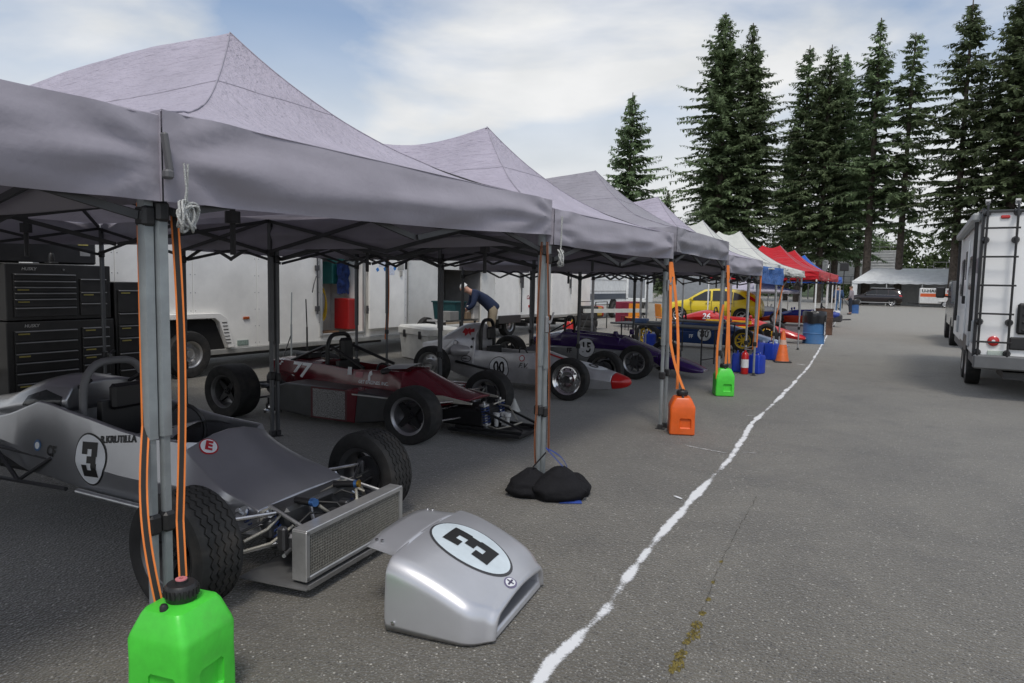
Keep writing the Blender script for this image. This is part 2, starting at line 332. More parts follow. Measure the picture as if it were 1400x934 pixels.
for k, (c, a, n_, ln) in enumerate([((-1.26, 3.62), 150, 3, .22), ((-1.31, 4.85), 165, 3, .30), ((-1.36, 6.5), 172, 3, .6), ((-1.38, 6.6), 20, 1, .35), ((-1.55, 8.6), 160, 2, .35), ((-1.26, 3.55), -20, 2, .15)]):
    for j in range(n_):
        an = R(a+rnd.uniform(-22, 22)); l_ = ln*rnd.uniform(.5, 1.1)
        struct(ribbon('painted_line', [(c[0]+math.cos(an)*.03*j, c[1]+math.sin(an)*.03*j+.012*j), (c[0]+math.cos(an)*l_, c[1]+math.sin(an)*l_)], .026, .42-.14*j/n_, z=.0062+k*.0006+j*.00008, step=.02, seed=40+k*7+j))
for k, (x, y) in enumerate([(-2.9, 5.6), (-2.5, 6.0), (-1.9, 3.1), (-1.35, 3.4), (-1.6, 2.75), (-1.55, 3.0), (-.55, 4.4), (.1, 4.1), (-1.8, 6.6), (-1.0, 3.15)]):
    struct(ribbon('chalk_mark', [(x-.07, y-.05), (x+.06, y+.06)], .07, .12, z=.006+k*.0001, step=.02, seed=80+k))
# moss growing in a crack
MOSS = mat('dry_moss', (.20, .16, .045), .9, var=.5, vs=60, bump=.4, bs=200)
mb = MB(); rr = random.Random(3)
for (x, y, r_) in [(-.755, 2.71, .05), (-.765, 2.80, .045), (-.775, 2.92, .03), (-.765, 3.0, .05), (-.775, 3.09, .045), (-.785, 3.22, .025), (-.80, 3.38, .018), (-.83, 3.6, .012), (-.86, 3.9, .012), (-.76, 2.66, .02)]:
    for _ in range(int(r_*1500)):
        a = rr.uniform(0, 6.28); q = r_*rr.random()**.6; px, py = x+q*math.cos(a)*.55, y+q*math.sin(a); s_ = rr.uniform(.003, .008); h = rr.uniform(.002, .011)
        mb.add([(px-s_, py-s_*.5, .001), (px+s_, py-s_, .001), (px+s_*.3, py+s_, .001), (px, py, h)], [(0, 1, 3), (1, 2, 3), (2, 0, 3)])
o = mb.build('crack_moss', MOSS); o['kind'] = 'stuff'; tag(o, 'yellow green moss growing along a crack in the asphalt', 'moss')
mb = MB(); pts = [Vector((-.74, 2.3, 0)), Vector((-.765, 2.8, 0)), Vector((-.79, 3.2, 0)), Vector((-.86, 3.9, 0)), Vector((-.9, 4.6, 0)), Vector((-.93, 5.3, 0))]
for i in range(len(pts)-1):
    for k in range(14):
        a, b = pts[i].lerp(pts[i+1], k/14), pts[i].lerp(pts[i+1], (k+.95)/14); j = Vector((rr.uniform(-.008, .008), 0, 0)); wd = rr.uniform(.0006, .0018); z = Vector((0, 0, .0022))
        mb.add([a+j+z-Vector((wd, 0, 0)), a+j+z+Vector((wd, 0, 0)), b+z+j*.3+Vector((wd, 0, 0)), b+z+j*.3-Vector((wd, 0, 0))], [(0, 1, 2, 3)])
struct(mb.build('asphalt_crack', mat('crack_dirt', (.06, .055, .045), .95), fix=False))

# ------------------------------------------------------------------ pop-up canopies
FAB = dict(mauve=fabric_mat('mauve_grey_canvas', (.47, .435, .515)), grey=fabric_mat('grey_canvas', (.34, .325, .365)), white=fabric_mat('white_canvas', (.72, .73, .68), .16),
           red=fabric_mat('red_canvas', (.52, .012, .022), .1), blue=fabric_mat('blue_canvas', (.02, .13, .55), .1), bluelt=fabric_mat('blue_banner', (.03, .17, .55), .2))
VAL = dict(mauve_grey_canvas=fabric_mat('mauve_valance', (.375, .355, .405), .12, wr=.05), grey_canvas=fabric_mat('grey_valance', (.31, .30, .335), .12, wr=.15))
SEAM = mat('seam_tape', (.34, .32, .37), .8)
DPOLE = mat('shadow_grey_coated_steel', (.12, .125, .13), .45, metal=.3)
LEGP = [(.026, -.02), (.026, .02), (.012, .026), (-.012, .026), (-.026, .02), (-.026, -.02), (-.012, -.026), (.012, -.026)]
def leg_mesh(h, m, sc=1.0):
    mb = MB(); up_ = h*.52
    mb.loft([[(x*sc, y*sc, up_*.85+z) for x, y in LEGP] for z in (0, h-up_*.85-.02)])
    mb.loft([[(x*.72*sc, y*.72*sc, z) for x, y in LEGP] for z in (.006, up_)])
    me = mb.mesh('leg', 35); me.materials.append(m); return me
def canopy(label, x0, depth, y0, y1, eave, rise, fab, val=.30, legs=None, legm=POLE, insx=1.5, truss=True, valfn=None, name='pop_up_canopy', pull=0.0, eavefn=None, seams=True, group=None, legsc=.86, ridge=-.10):
    W = y1-y0; half = W/2; root = thing(name, label, 'canopy', (x0, y0, 0), 0, group)
    def g(s): return .35*s+.65*s**2.5
    def ev(dx, dy): return eave+(eavefn(dx, dy) if eavefn else 0)
    def zf(dx, dy):
        s = max(0, min(1, dx/insx, (depth-dx)/insx, dy/half, (W-dy)/half))
        mid = max(0, (dx-insx)/(depth-2*insx)) if depth > 2*insx+.01 else 0
        sag = ridge*math.sin(math.pi*min(1, mid))*s if insx < dx < depth-insx else 0
        wr = .026*noise.noise(Vector((dx*1.5+x0, dy*2.0+y0, 1.3)))+.012*noise.noise(Vector((dx*4.5+dy*3, dy*5+y0, 4)))
        return ev(dx, dy)+rise*g(s)+sag+wr*min(1, s*6)*(1-.7*s)
    n1 = 16; us = [insx*i/n1 for i in range(n1)]
    if depth > 2*insx+.01: nm = int((depth-2*insx)/.12); us += [insx+(depth-2*insx)*i/nm for i in range(nm)]
    us += [depth-insx+insx*i/n1 for i in range(n1+1)]
    vsn = [half*i/n1 for i in range(n1)]+[half+half*i/n1 for i in range(n1+1)]
    mb = MB(); mb.v = [(-u, v, zf(u, v)) for u in us for v in vsn]; nv = len(vsn)
    for i in range(len(us)-1):
        for j in range(nv-1):
            a, b, c, d = i*nv+j, (i+1)*nv+j, (i+1)*nv+j+1, i*nv+j+1
            uc, vc = (us[i]+us[i+1])/2, (vsn[j]+vsn[j+1])/2
            if (uc < insx) == (vc < half) if uc < insx or uc > depth-insx else True: mb.f += [(a, b, c), (a, c, d)]
            else: mb.f += [(a, b, d), (b, c, d)]
    roof = mb.build('roof_cloth', fab, root, 38, fix=False)
    # skirt hanging from the eaves
    def side(p, q, n_):
        def fn(a, b):
            x, y = p[0]+(q[0]-p[0])*a, p[1]+(q[1]-p[1])*a; hh = (valfn(x, y) if valfn else val)
            nx, ny = (q[1]-p[1]), -(q[0]-p[0]); ln = math.hypot(nx, ny); nx /= ln; ny /= ln
            e = min(a, 1-a)*ln; am = min(1, e*4)
            wv = (.055*noise.noise(Vector((x*.9+x0, y*.9+y0, b*2.4+.8*a)))+.022*noise.noise(Vector((x*1.6+b*1.5, y*1.6+y0*2+b*1.5, b*4.0+9)))+.012*noise.noise(Vector((x*3+b*2, y*3+y0, b*3.5+5)))+.010*math.sin(9*a*ln*.33+6*b))*am*(.25+b)
            for dd_ in (a*ln, (1-a)*ln): wv += .020*math.exp(-dd_/.8)*min(1, dd_*5)*math.sin(11*math.atan2((b-.5)*.34, dd_+.06)+1)
            bulge = .045*math.sin(math.pi*min(1, b*1.0))*am
            return (x+nx*(wv+bulge*.6+.004), y+ny*(wv+bulge*.6+.004), ev(-x, y)-hh*b+.004-.015*am*b*math.sin(math.pi*a)-pull*b*am)
        return fn
    mb = MB(); C4 = [(0, 0), (0, W), (-depth, W), (-depth, 0)]
    for k in range(4):
        p, q = C4[k], C4[(k+1) % 4]; ln = math.hypot(q[0]-p[0], q[1]-p[1]); mb.grid(side(p, q, 0), int(ln/.05), 12)
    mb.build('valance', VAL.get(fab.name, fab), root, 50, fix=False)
    if seams:
        mb = MB()
        for (cx, cy, sx, sy) in [(0, 0, -1, 1), (0, W, -1, -1)]:
            mb.tube([(cx+sx*insx*t, cy+sy*half*t, zf(insx*t, abs(cy-half*t) if cy else half*t)+.004) for t in [i/24 for i in range(25)]], .004, 5)
        for t0 in (.70,):
            mb.tube([(-insx*t0, half*t0+(W-2*half*t0)*t, zf(insx*t0, half*t0+(W-2*half*t0)*t)+.002) for t in [i/10 for i in range(11)]], .003, 4)
            mb.tube([(-insx*t0-(depth-2*insx*t0)*t, half*t0, zf(insx*t0+(depth-2*insx*t0)*t, half*t0)+.002) for t in [i/30 for i in range(31)]], .003, 4)
        mb.build('seam', SEAM, roof, 40)
    legs = legs if legs is not None else [0, depth/2, depth]
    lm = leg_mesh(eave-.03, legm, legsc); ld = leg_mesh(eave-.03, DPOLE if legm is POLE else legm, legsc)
    br = MB(); br.box((0, 0, 0), (.075*legsc, .062*legsc, .08), b=.012); bme = br.mesh('bracket'); bme.materials.append(BLACK)
    cc = MB(); cc.box((0, 0, 0), (.058*legsc, .040*legsc, .06), b=.008); cme = cc.mesh('bracket'); cme.materials.append(BLACK)
    ft = MB(); ft.box((0, 0, .004), (.11*legsc, .062*legsc, .008)); ft.box((0, 0, .03), (.06*legsc, .06*legsc, .05), b=.006); fme = ft.mesh('foot'); fme.materials.append(DARKMET)
    for lx in legs:
        for ly in (.021, W-.021):
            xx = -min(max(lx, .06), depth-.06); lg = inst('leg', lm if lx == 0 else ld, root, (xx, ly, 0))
            inst('foot', fme, lg); inst('bracket', bme, lg, (0, 0, eave-.36 if truss else eave-.2)); inst('bracket', bme, lg, (0, 0, eave*.45*.62)); inst('bracket', cme, lg, (0, 0, eave-.09))
    if truss:
        def scis(p, q, nb):
            for i in range(nb):
                a = Vector(p).lerp(Vector(q), i/nb); b = Vector(p).lerp(Vector(q), (i+1)/nb); t = MB()
                t.bar(a+Vector((0, 0, eave-.06)), b+Vector((0, 0, eave-.36)), .016, .03); t.bar(a+Vector((.012, .012, eave-.36)), b+Vector((.012, .012, eave-.06)), .016, .03); t.build('truss_bar', POLEDK, root)
        X = [-min(max(l_, .05), depth-.05) for l_ in legs]
        for i in range(len(X)-1): scis((X[i], .06, 0), (X[i+1], .06, 0), 2); scis((X[i], W-.06, 0), (X[i+1], W-.06, 0), 2)
        for x in X: scis((x, .06, 0), (x, W-.06, 0), 2)
        for px in (insx, depth-insx):
            t = MB(); t.tube([(-px, half, eave-.45), (-px, half, eave+rise-.02)], .019, 8); t.lathe([(0, -.04), (.05, -.04), (.05, .04), (0, .04)], (-px, half, eave-.2), n=8); t.build('peak_post', POLEDK, root)
            for (cx, cy) in [(0, 0), (0, W)] if px == insx else [(-depth, 0), (-depth, W)]:
                t = MB(); t.bar((cx*.98-.03, min(max(cy, .06), W-.06), eave-.05), (-px, half, eave+rise*.55), .02, .032); t.build('truss_bar', POLEDK, root)
    return root
FA = FAB['mauve']
canopy('mauve grey pop-up canopy next before the rope-tied corner, sheltering the tool chest end', -2.435, 6.1, -1.46, 1.5965, 2.13, .8, FA, .31)
def vf1(x, y): return .33-.08*min(1, y/3.0)
canopy('mauve grey pop-up canopy over the silver open-wheel car numbered 3', -2.42, 6.1, 1.60, 4.59, 2.15, 1.0, FA, valfn=vf1, insx=1.62, ridge=.05).rotation_euler.z = R(-1.6)
canopy('mauve grey pop-up canopy over the maroon car numbered 77', -2.32, 4.6, 4.60, 7.26, 2.09, 1.0, FA, .26, legs=[0, 3.05, 4.6]).rotation_euler.z = R(-1.6)
canopy('taller grey pop-up canopy over the silver car with red nose', -2.235, 6.1, 7.34, 10.05, 2.17, .88, FAB['grey'], .26).rotation_euler.z = R(1.6)
canopy('mauve grey pop-up canopy over the purple car numbered 15', -2.32, 4.6, 10.1, 12.65, 2.0, 1.02, FA, .25)
c5 = canopy('white pop-up canopy with a blue banner along its front eave', -2.5, 3.1, 12.75, 15.6, 2.02, .85, FAB['white'], .16, legm=ALU, legs=[0, 3.1], insx=1.3)
canopy('white pop-up canopy with rumpled skirt on thin silver legs', -2.42, 3.1, 15.75, 18.7, 1.96, .92, FAB['white'], .15, legm=ALU, legs=[0, 3.1], insx=1.3, legsc=.8)
mb = MB()
mb.grid(lambda a, b: (-2.43+.03*noise.noise(Vector((a*7, b*3, 2)))+.02*math.sin(a*9), 12.8+2.8*a, 1.93-.03*a-.30*b+.05*a*(1-b)), 40, 8)
tag(mb.build('banner', FAB['bluelt'], None, 60, fix=False), 'blue cloth banner strung along the eave of the white canopy', 'banner')
redc = canopy('red pop-up canopy with a small badge on its skirt', -2.75, 3.6, 24.6, 27.9, 2.1, .95, FAB['red'], .28, legm=WHITE, legs=[0, 3.6], insx=1.5)
canopy('red pop-up canopy directly behind the badged red canopy', -2.75, 3.6, 28.1, 31.2, 2.1, .95, FAB['red'], .28, legm=WHITE, legs=[0, 3.6], insx=1.5)
canopy('bright blue pop-up canopy behind the red canopies', -3.1, 3.4, 33.5, 37.0, 2.1, 1.0, FAB['blue'], .3, legm=WHITE, legs=[0, 3.4], insx=1.5)
canopy('low mauve canopy set half height over parked racers in back', -4.9, 3.6, 33.4, 36.9, 1.42, .62, FA, .14, legm=ALU, legs=[0, 3.6], insx=1.7, truss=False, seams=False)
mb = MB(); mb.box((.028, 2.7, 1.93), (.006, .4, .13)); mb.build('badge', mat('tan_badge', (.6, .5, .42), .6), redc)
# ------------------------------------------------------------------ wheels
def wheel_meshes(rad, wd, rim, style, rimm, tread=0, n=40, lipm=None):
    key = (rad, wd, rim, style, rimm.name, (lipm or rimm).name)
    if key in WH: return WH[key]
    h = wd/2; t = MB()
    prof = [(rim*.93, -h*.80), (rim*1.02, -h*.92), (rim+(rad-rim)*.45, -h*1.04), (rad*.955, -h*.97), (rad*.985, -h*.86)]
    zg = [0]*5
    if tread:
        k = tread
        for i in range(k):
            c = -h*.80+2*h*.80*(i+.5)/k; gw = h*.045; dp = .007; prof += [(rad, c-h*.80/k*.82), (rad, c-gw), (rad-dp, c-gw*.8), (rad-dp, c+gw*.8), (rad, c+gw), (rad, c+h*.80/k*.82)]; zg += [0, .007, .007, .007, .007, 0]
    else: prof += [(rad, -h*.6), (rad*1.003, 0), (rad, h*.6)]; zg += [0, 0, 0]
    prof += [(rad*.985, h*.86), (rad*.955, h*.97), (rim+(rad-rim)*.45, h*1.04), (rim*1.02, h*.92), (rim*.93, h*.80)]; zg += [0]*5
    t.lathe(prof, axis='Y', n=72 if tread else n, zig=zg if tread else None); tm = t.mesh('tyre', 32); tm.materials.append(RUBBER)
    b = MB()
    b.lathe([(rim*.93, -h*.8), (rim*1.0, -h*.93), (rim*1.03, -h*.95), (rim*.99, -h*.80), (rim*.90, -h*.72), (rim*.84, -h*.2), (rim*.82, h*.3), (rim*.86, h*.75), (rim*1.02, h*.95)], axis='Y', n=n)
    bm_ = b.mesh('rim', 32); bm_.materials.append(lipm or rimm); r = MB()
    yf = -h*.45       # outer face is -Y
    if style == 'disc':
        r.lathe([(0, yf), (rim*.25, yf), (rim*.4, yf+h*.05), (rim*.7, yf+h*.15), (rim*.84, yf-h*.1), (rim*.86, yf-h*.2)], axis='Y', n=n)
    elif style == 'steelie':
        r.lathe([(0, yf-h*.35), (rim*.24, yf-h*.35), (rim*.27, yf), (rim*.5, yf-h*.1), (rim*.62, yf+h*.05), (rim*.86, yf+h*.1)], axis='Y', n=n)
        for k in range(10):
            a = 6.283*k/10; r.lathe([(0, -.004), (rim*.07, -.004), (rim*.07, .004), (0, .004)], (math.cos(a)*rim*.68, yf-h*.02, math.sin(a)*rim*.68), 'Y', 8)
    else:
        ns = int(style[5:]); r.lathe([(0, yf-h*.1), (rim*.22, yf-h*.1), (rim*.26, yf+h*.1), (rim*.26, yf+h*.4), (0, yf+h*.4)], axis='Y', n=16)
        sw = rim*1.9/ns*.62
        for k in range(ns):
            a = 6.283*(k+.5)/ns; T = Matrix.Rotation(-a, 4, 'Y')
            r.add([(rim*.18, yf-.004, -sw*.7), (rim*.18, yf-.004, sw*.7), (rim*.86, yf-h*.12, sw*.35), (rim*.86, yf-h*.12, -sw*.35), (rim*.18, yf+h*.3, -sw*.7), (rim*.18, yf+h*.3, sw*.7), (rim*.86, yf+h*.2, sw*.35), (rim*.86, yf+h*.2, -sw*.35)],
                  [(0, 1, 2, 3), (4, 7, 6, 5), (0, 3, 7, 4), (1, 5, 6, 2), (2, 6, 7, 3)], T)
        for k in range(5):
            a = 6.283*k/5; r.lathe([(0, -.01), (rim*.05, -.01), (rim*.05, .01), (0, .01)], (math.cos(a)*rim*.13, yf-h*.12, math.sin(a)*rim*.13), 'Y', 6)
    rm = r.mesh('wheel', 32); rm.materials.append(rimm)
    d = MB(); d.lathe([(0, 0), (rim*.62, 0), (rim*.62, .02), (0, .02)], (0, h*.1, 0), 'Y', 24); d.lathe([(rim*.25, -h*.2), (rim*.25, h*.8), (0, h*.8)], axis='Y', n=14); dm = d.mesh('brake_disc', 30); dm.materials.append(DARKMET)
    WH[key] = (rm, tm, dm, bm_); return WH[key]
WH = {}
def add_wheel(parent, ms, loc, rz, disc=False):
    o = inst('wheel', ms[0], parent, loc, rz=rz); inst('tyre', ms[1], o); inst('rim', ms[3], o)
    if disc: inst('brake_disc', ms[2], o)
    return o
def wheel(parent, loc, side, rad, wd, rim, style, rimm, tread=0, steer=0, disc=True, lipm=None):   # side -1: outer face to -Y
    return add_wheel(parent, wheel_meshes(rad, wd, rim, style, rimm, tread, lipm=lipm), loc, (0 if side < 0 else math.pi)+steer, disc)
# ------------------------------------------------------------------ enclosed trailers along the back of the paddock
def panels_trailer(name, label, X, y0, y1, zb, zt, dep, cuts, opening=None, m=TRAILER):
    r = thing(name, label, 'trailer', (X, y0, 0)); L_ = y1-y0; th = .05
    mb = MB(); mb.box((-dep+.03, L_/2, (zb+zt)/2), (.05, L_, zt-zb-.02)); mb.build('back_wall', m, r)
    for yy in (.03, L_-.03):
        mb = MB(); mb.box((-dep/2, yy, (zb+zt)/2), (dep-.12, .05, zt-zb-.02)); mb.build('end_wall', m, r)
    mb = MB(); mb.box((-dep/2-.001, L_/2, zt+.02), (dep+.03, L_+.03, .06), b=.02); mb.build('roof', m, r)
    mb = MB(); mb.box((-dep/2-.03, L_/2, zb+.03), (dep-.13, L_-.12, .08)); mb.build('floor', mat('plywood_floor', (.30, .24, .17), .7), r)
    riv = MB()
    for a, b in zip(cuts[:-1], cuts[1:]):
        segs = [(zb, zt)]
        if opening and opening[0] <= a+.01 and b-.01 <= opening[1]: segs = [s_ for s_ in ((zb, opening[2]), (opening[3], zt)) if s_[1]-s_[0] > .03]
        for z0, z1 in segs:
            mb = MB(); mb.box((-th/2, (a+b)/2, (z0+z1)/2), (th, b-a-.006, z1-z0), b=.003); mb.build('side_panel', m, r)
            for yy in (a+.04, b-.04):
                for k in range(int((z1-z0)/.28)+1): riv.lathe([(.009, 0), (.006, .004), (0, .005)], (0.001, yy, min(z0+.06+k*.28, z1-.04)), 'X', 6)
    o = riv.build('rivets', mat('rivet_grey', (.35, .35, .34), .5), r); o['kind'] = 'stuff'
    mb = MB(); mb.box((.012, L_/2, zb-.045), (.05, L_, .085), b=.008); mb.build('skirt_rail', mat('grey_rail', (.42, .42, .40), .45, metal=.4, dirt=.3), r)
    mb = MB(); mb.box((.01, L_/2, zt-.03), (.03, L_, .07), b=.006); mb.build('top_rail', mat('grey_rail', (.42, .42, .40)), r)
    mb = MB()
    for k in (.25, .75): mb.box((-dep*.5, L_*k, zb*.5-.02), (dep*.8, .12, .1))
    mb.box((-dep*.5, L_/2, zb-.14), (dep*.7, L_*.9, .08)); mb.build('chassis', POLEDK, r)
    return r
t1 = panels_trailer('enclosed_trailer', 'white enclosed trailer with an open side door behind the maroon car', -9.6, 3.2, 12.0, .40, 2.55, 2.3, [0, 1.2, 2.4, 3.6, 4.8, 6.25, 7.42, 8.8], (6.25, 7.42, .52, 2.3))
# fender with vents and a wheel
yw = 3.55
mb = MB(); arc = [(yw-.62, .46), (yw-.62, .98), (yw+.45, .98), (yw+.58, .90), (yw+.72, .42), (yw+.60, .42), (yw+.44, .84), (yw+.36, .90), (yw-.52, .90), (yw-.52, .46)]
mb.prism(arc, .006, .10, 'YZ'); mb.build('fender', TRAILER, t1, 40, bev=.008)
mb = MB()
for k in range(7): mb.box((.104, yw+.565+.012*(3-k), .50+k*.055), (.006, .09, .012))
mb.build('fender_vents', POLEDK, t1)
mb = MB(); mb.prism([(yw-.52, .30), (yw-.52, .89), (yw+.36, .89), (yw+.43, .84), (yw+.60, .42), (yw+.6, .30)], .002, .006, 'YZ'); mb.build('wheel_well', mat('well_black', (.008, .008, .008), .9), t1)
def trailer_wheel(par, y, x=.05, rad=.36): 
    add_wheel(par, wheel_meshes(rad, .22, .20, 'steelie', mat('dull_chrome', (.45, .45, .45), .35, metal=.9, dirt=.2)), (x, y, rad), math.pi/2)
trailer_wheel(t1, yw-.08, .0)
mb = MB(); mb.box((.012, yw+1.02, .88), (.02, .13, .045), b=.01); mb.build('marker_lamp', mat('amber_lens', (.35, .07, .01), .3), t1)
mb = MB(); mb.box((.006, yw+.95, .47), (.008, .22, .09)); 
for k in range(5): mb.box((.012, yw+.87+.04*k, .47), (.01, .022, .06))
mb.build('reflector_strip', mat('reflector', (.45, .55, .5), .2, metal=.5), t1)
# door frame, door swung flat against the wall, and what is inside
mb = MB(); y_a, y_b = 6.25, 7.42
for yy in (y_a, y_b): mb.box((.012, yy, 1.41), (.05, .05, 1.86), b=.008)
for zz in (.50, 2.32): mb.box((.012, (y_a+y_b)/2, zz), (.048, y_b-y_a+.04, .045), b=.008)
mb.build('door_frame', mat('door_trim', (.45, .46, .46), .4, metal=.6), t1)
dr = MB(); dr.box((.10, 8.02, 1.42), (.045, 1.1, 1.72), b=.006); dr = dr.build('door', TRAILER, t1)
mb = MB(); mb.box((.128, 8.43, 1.98), (.012, .2, .42), b=.004); mb.box((.14, 8.43, 1.70), (.03, .07, .12), b=.008); mb.build('latch_box', mat('latch_grey', (.42, .41, .38), .45, metal=.4), dr)
mb = MB(); mb.box((.1235, 7.87, 1.92), (.002, .26, .2)); mb.box((.1235, 8.1, 1.76), (.002, .26, .2)); mb.build('paper_note', mat('paper_tint', (.62, .66, .75), .8, var=.12, vs=30), dr)
mb = MB()
for (yy, zz) in [(7.72, 2.06), (8.0, 2.06), (7.7, 1.76), (7.93, 1.78), (8.24, 1.80)]: mb.box((.125, yy, zz), (.002, .075, .07), M=Matrix.Rotation(.5, 4, 'X'))
mb.build('blue_tape', mat('tape_blue', (.03, .20, .55), .7), dr)
for zz in (.95, 1.9):
    mb = MB(); mb.tube([(.07, 7.46, zz-.08), (.07, 7.46, zz+.08)], .025, 8); mb.box((.09, 7.5, zz), (.02, .1, .06)); mb.build('hinge', DARKMET, dr)
mb = MB(); mb.tube([(.05, 6.13, .9), (.05, 6.13, 2.3)], .018, 8); mb.box((.04, 6.13, 1.0), (.05, .09, .1), b=.01); mb.box((.04, 6.13, 1.75), (.05, .09, .1), b=.01); mb.tube([(.05, 6.10, 1.6), (.09, 6.0, 1.45), (.09, 5.96, 1.3)], .01, 6); mb.build('latch_bar', DARKMET, t1)
TX, TY = -9.6, 3.2
tag(MB().box((TX-.32, TY+7.24, .86), (.4, .24, .62), b=.02).build('red_cabinet', mat('red_enamel', (.30, .012, .012), .4)), 'red metal tool cabinet inside the trailer doorway', 'cabinet')
mb = MB()
mb.grid(lambda a, b: (TX-.36+.06*noise.noise(Vector((a*5, b*5, 1))), TY+7.05+.34*a, 1.26+.62*b+.05*noise.noise(Vector((a*6, 3, b*4)))), 12, 12); o = mb.build('blue_coat', mat('blue_cloth', (.012, .035, .14), .85, var=.4, vs=14), None, 60); tag(o, 'blue jacket hanging above the red cabinet in the trailer', 'jacket')
mb = MB(); mb.grid(lambda a, b: (TX-.55-.35*b, TY+6.38+.5*a, .49+.28*b+.10*noise.noise(Vector((a*8, b*6, 7)))+.08*math.sin(3.1*a)), 16, 12); tag(mb.build('blue_tarp', mat('blue_tarp', (.02, .09, .36), .6, var=.3, vs=20), None, 50), 'crumpled blue tarp on the trailer floor', 'tarp')
mb = MB()
for k in range(5): 
    c = Vector((TX-.45, TY+6.72, 1.05)); mb.tube([c+Vector((.02*math.sin(a*2+k), (.10+.01*k)*math.cos(a), (.26+.015*k)*math.sin(a))) for a in [i*.314 for i in range(20)]], .011, 6, closed=True)
tag(mb.build('yellow_cord', mat('yellow_cord', (.55, .36, .02), .6)), 'coiled yellow extension cord hanging in the trailer doorway', 'cord')
mb = MB()
for k in range(3): mb.tube([(TX-.5+.03*k, TY+6.5+.08*k, 1.95), (TX-.45, TY+6.45+.08*k, 1.4), (TX-.45, TY+6.55+.1*k, 1.1-.1*k), (TX-.5, TY+6.65+.05*k, 1.6)], .008, 5)
mb.box((TX-.55, TY+6.42, 1.95), (.14, .1, .28), b=.01); mb.box((TX-.5, TY+6.75, 1.98), (.12, .2, .18), b=.01); tag(mb.build('cable_panel', BLACK), 'black switch boxes and hanging cables inside the trailer', 'cables')
tag(MB().box((TX-.62, TY+7.22, 1.85), (.3, .36, .8), b=.02).build('teal_cabinet', mat('teal_enamel', (.03, .22, .2), .4)), 'teal cupboard standing at the back of the trailer', 'cupboard')
MB().box((-.95, 6.85, 1.45), (.03, 1.6, 2.0)).build('partition', TRAILER, t1)
MB().box((-.5, 7.47, 1.45), (.86, .03, 2.0)).build('partition', TRAILER, t1)
mb = MB(); mb.box((TX-.45, TY+6.75, .50), (.3, .6, .05), b=.006); tag(mb.build('plank', mat('plank_wood', (.22, .13, .07), .7, vs=20, var=.3)), 'short brown plank lying at the trailer doorway', 'plank')

# second trailer: big recessed side bay with wheel arch
t2 = panels_trailer('enclosed_trailer', 'white enclosed trailer with a deep side bay beside the leaning man', -9.75, 12.25, 15.9, .46, 2.6, 2.4, [0, 1.15, 2.2, 3.0, 3.65], (1.15, 3.0, .5, 1.83), mat('trailer_grey', (.66, .66, .63), .5, dirt=.2, vs=2))
mb = MB(); mb.box((-1.2, 2.05, 1.15), (.04, 1.9, 1.4)); mb.box((-.62, 1.12, 1.15), (1.1, .04, 1.4)); mb.box((-.62, 3.03, 1.15), (1.1, .04, 1.4)); mb.box((-.62, 2.05, 1.86), (1.1, 1.9, .04)); mb.build('bay_lining', mat('bay_grey', (.22, .22, .22), .6), t2)
mb = MB(); mb.prism([(1.30+.0, .5)]+[(1.72+.42*math.cos(a), .52+.45*math.sin(a)) for a in [math.pi-i*math.pi/12 for i in range(13)]], -.9, -.84, 'YZ'); mb.build('wheel_arch', mat('well_black', (.008,)*3), t2)
mb = MB(); mb.tube([(-.83, 1.72+.43*math.cos(a), .52+.46*math.sin(a)) for a in [math.pi-i*math.pi/14 for i in range(15)]], .02, 6); mb.build('arch_trim', ALU, t2)
trailer_wheel(t2, .6, .0); 
mb = MB(); mb.box((.05, 3.05, 2.06), (.08, .22, .5), b=.02); mb.build('bracket_plate', mat('cream_plate', (.5, .42, .26), .5), t2)
# third and fourth trailers
t3 = panels_trailer('enclosed_trailer', 'white enclosed trailer with red clearance lamps and barred rear door', -9.9, 16.15, 19.2, .62, 2.75, 2.4, [0, 1.4, 2.5, 3.05])
for k, (yy, zz) in enumerate([(2.62, 2.2), (2.62, 1.85)]):
    mb = MB(); mb.box((.02, yy, zz), (.04, .09, .26), b=.015); mb.build('clearance_lamp', REDL, t3)
for yy in (1.42, 2.52):
    mb = MB(); mb.tube([(.05, yy, .7), (.05, yy, 2.7)], .018, 8); mb.box((.05, yy-.05, 1.75), (.05, .06, .4), b=.01); mb.box((.05, yy+.06, 1.6), (.05, .06, .4), b=.01); mb.build('latch_bar', DARKMET, t3)
mb = place(text_mb('Cargo', .16, .004, .35), (.004, 2.0, 1.12), (0, 1, 0), (0, 0, 1)); mb.build('lettering', mat('dark_red_print', (.35, .05, .06), .5), t3)
mb = MB(); mb.box((.006, 2.0, .86), (.008, .16, .07)); mb.build('reflector', REDL, t3)
mb = MB(); mb.box((.03, .75, .52), (.1, 1.2, .22), b=.01); mb.build('storage_tray', BLACK, t3)
trailer_wheel(t3, 1.2, -.3, .34)
t4 = panels_trailer('enclosed_trailer', 'plain white enclosed trailer beside the stacked tyres', -9.9, 19.6, 22.6, .55, 2.8, 2.4, [0, 1.5, 3.0])
mb = MB(); mb.box((.03, 1.3, 1.55), (.05, .08, .3), b=.01); mb.tube([(.05, 1.3, 1.2), (.05, 1.3, 2.7)], .016, 6); mb.build('latch_bar', DARKMET, t4)
trailer_wheel(t4, 1.9, -.2, .34)

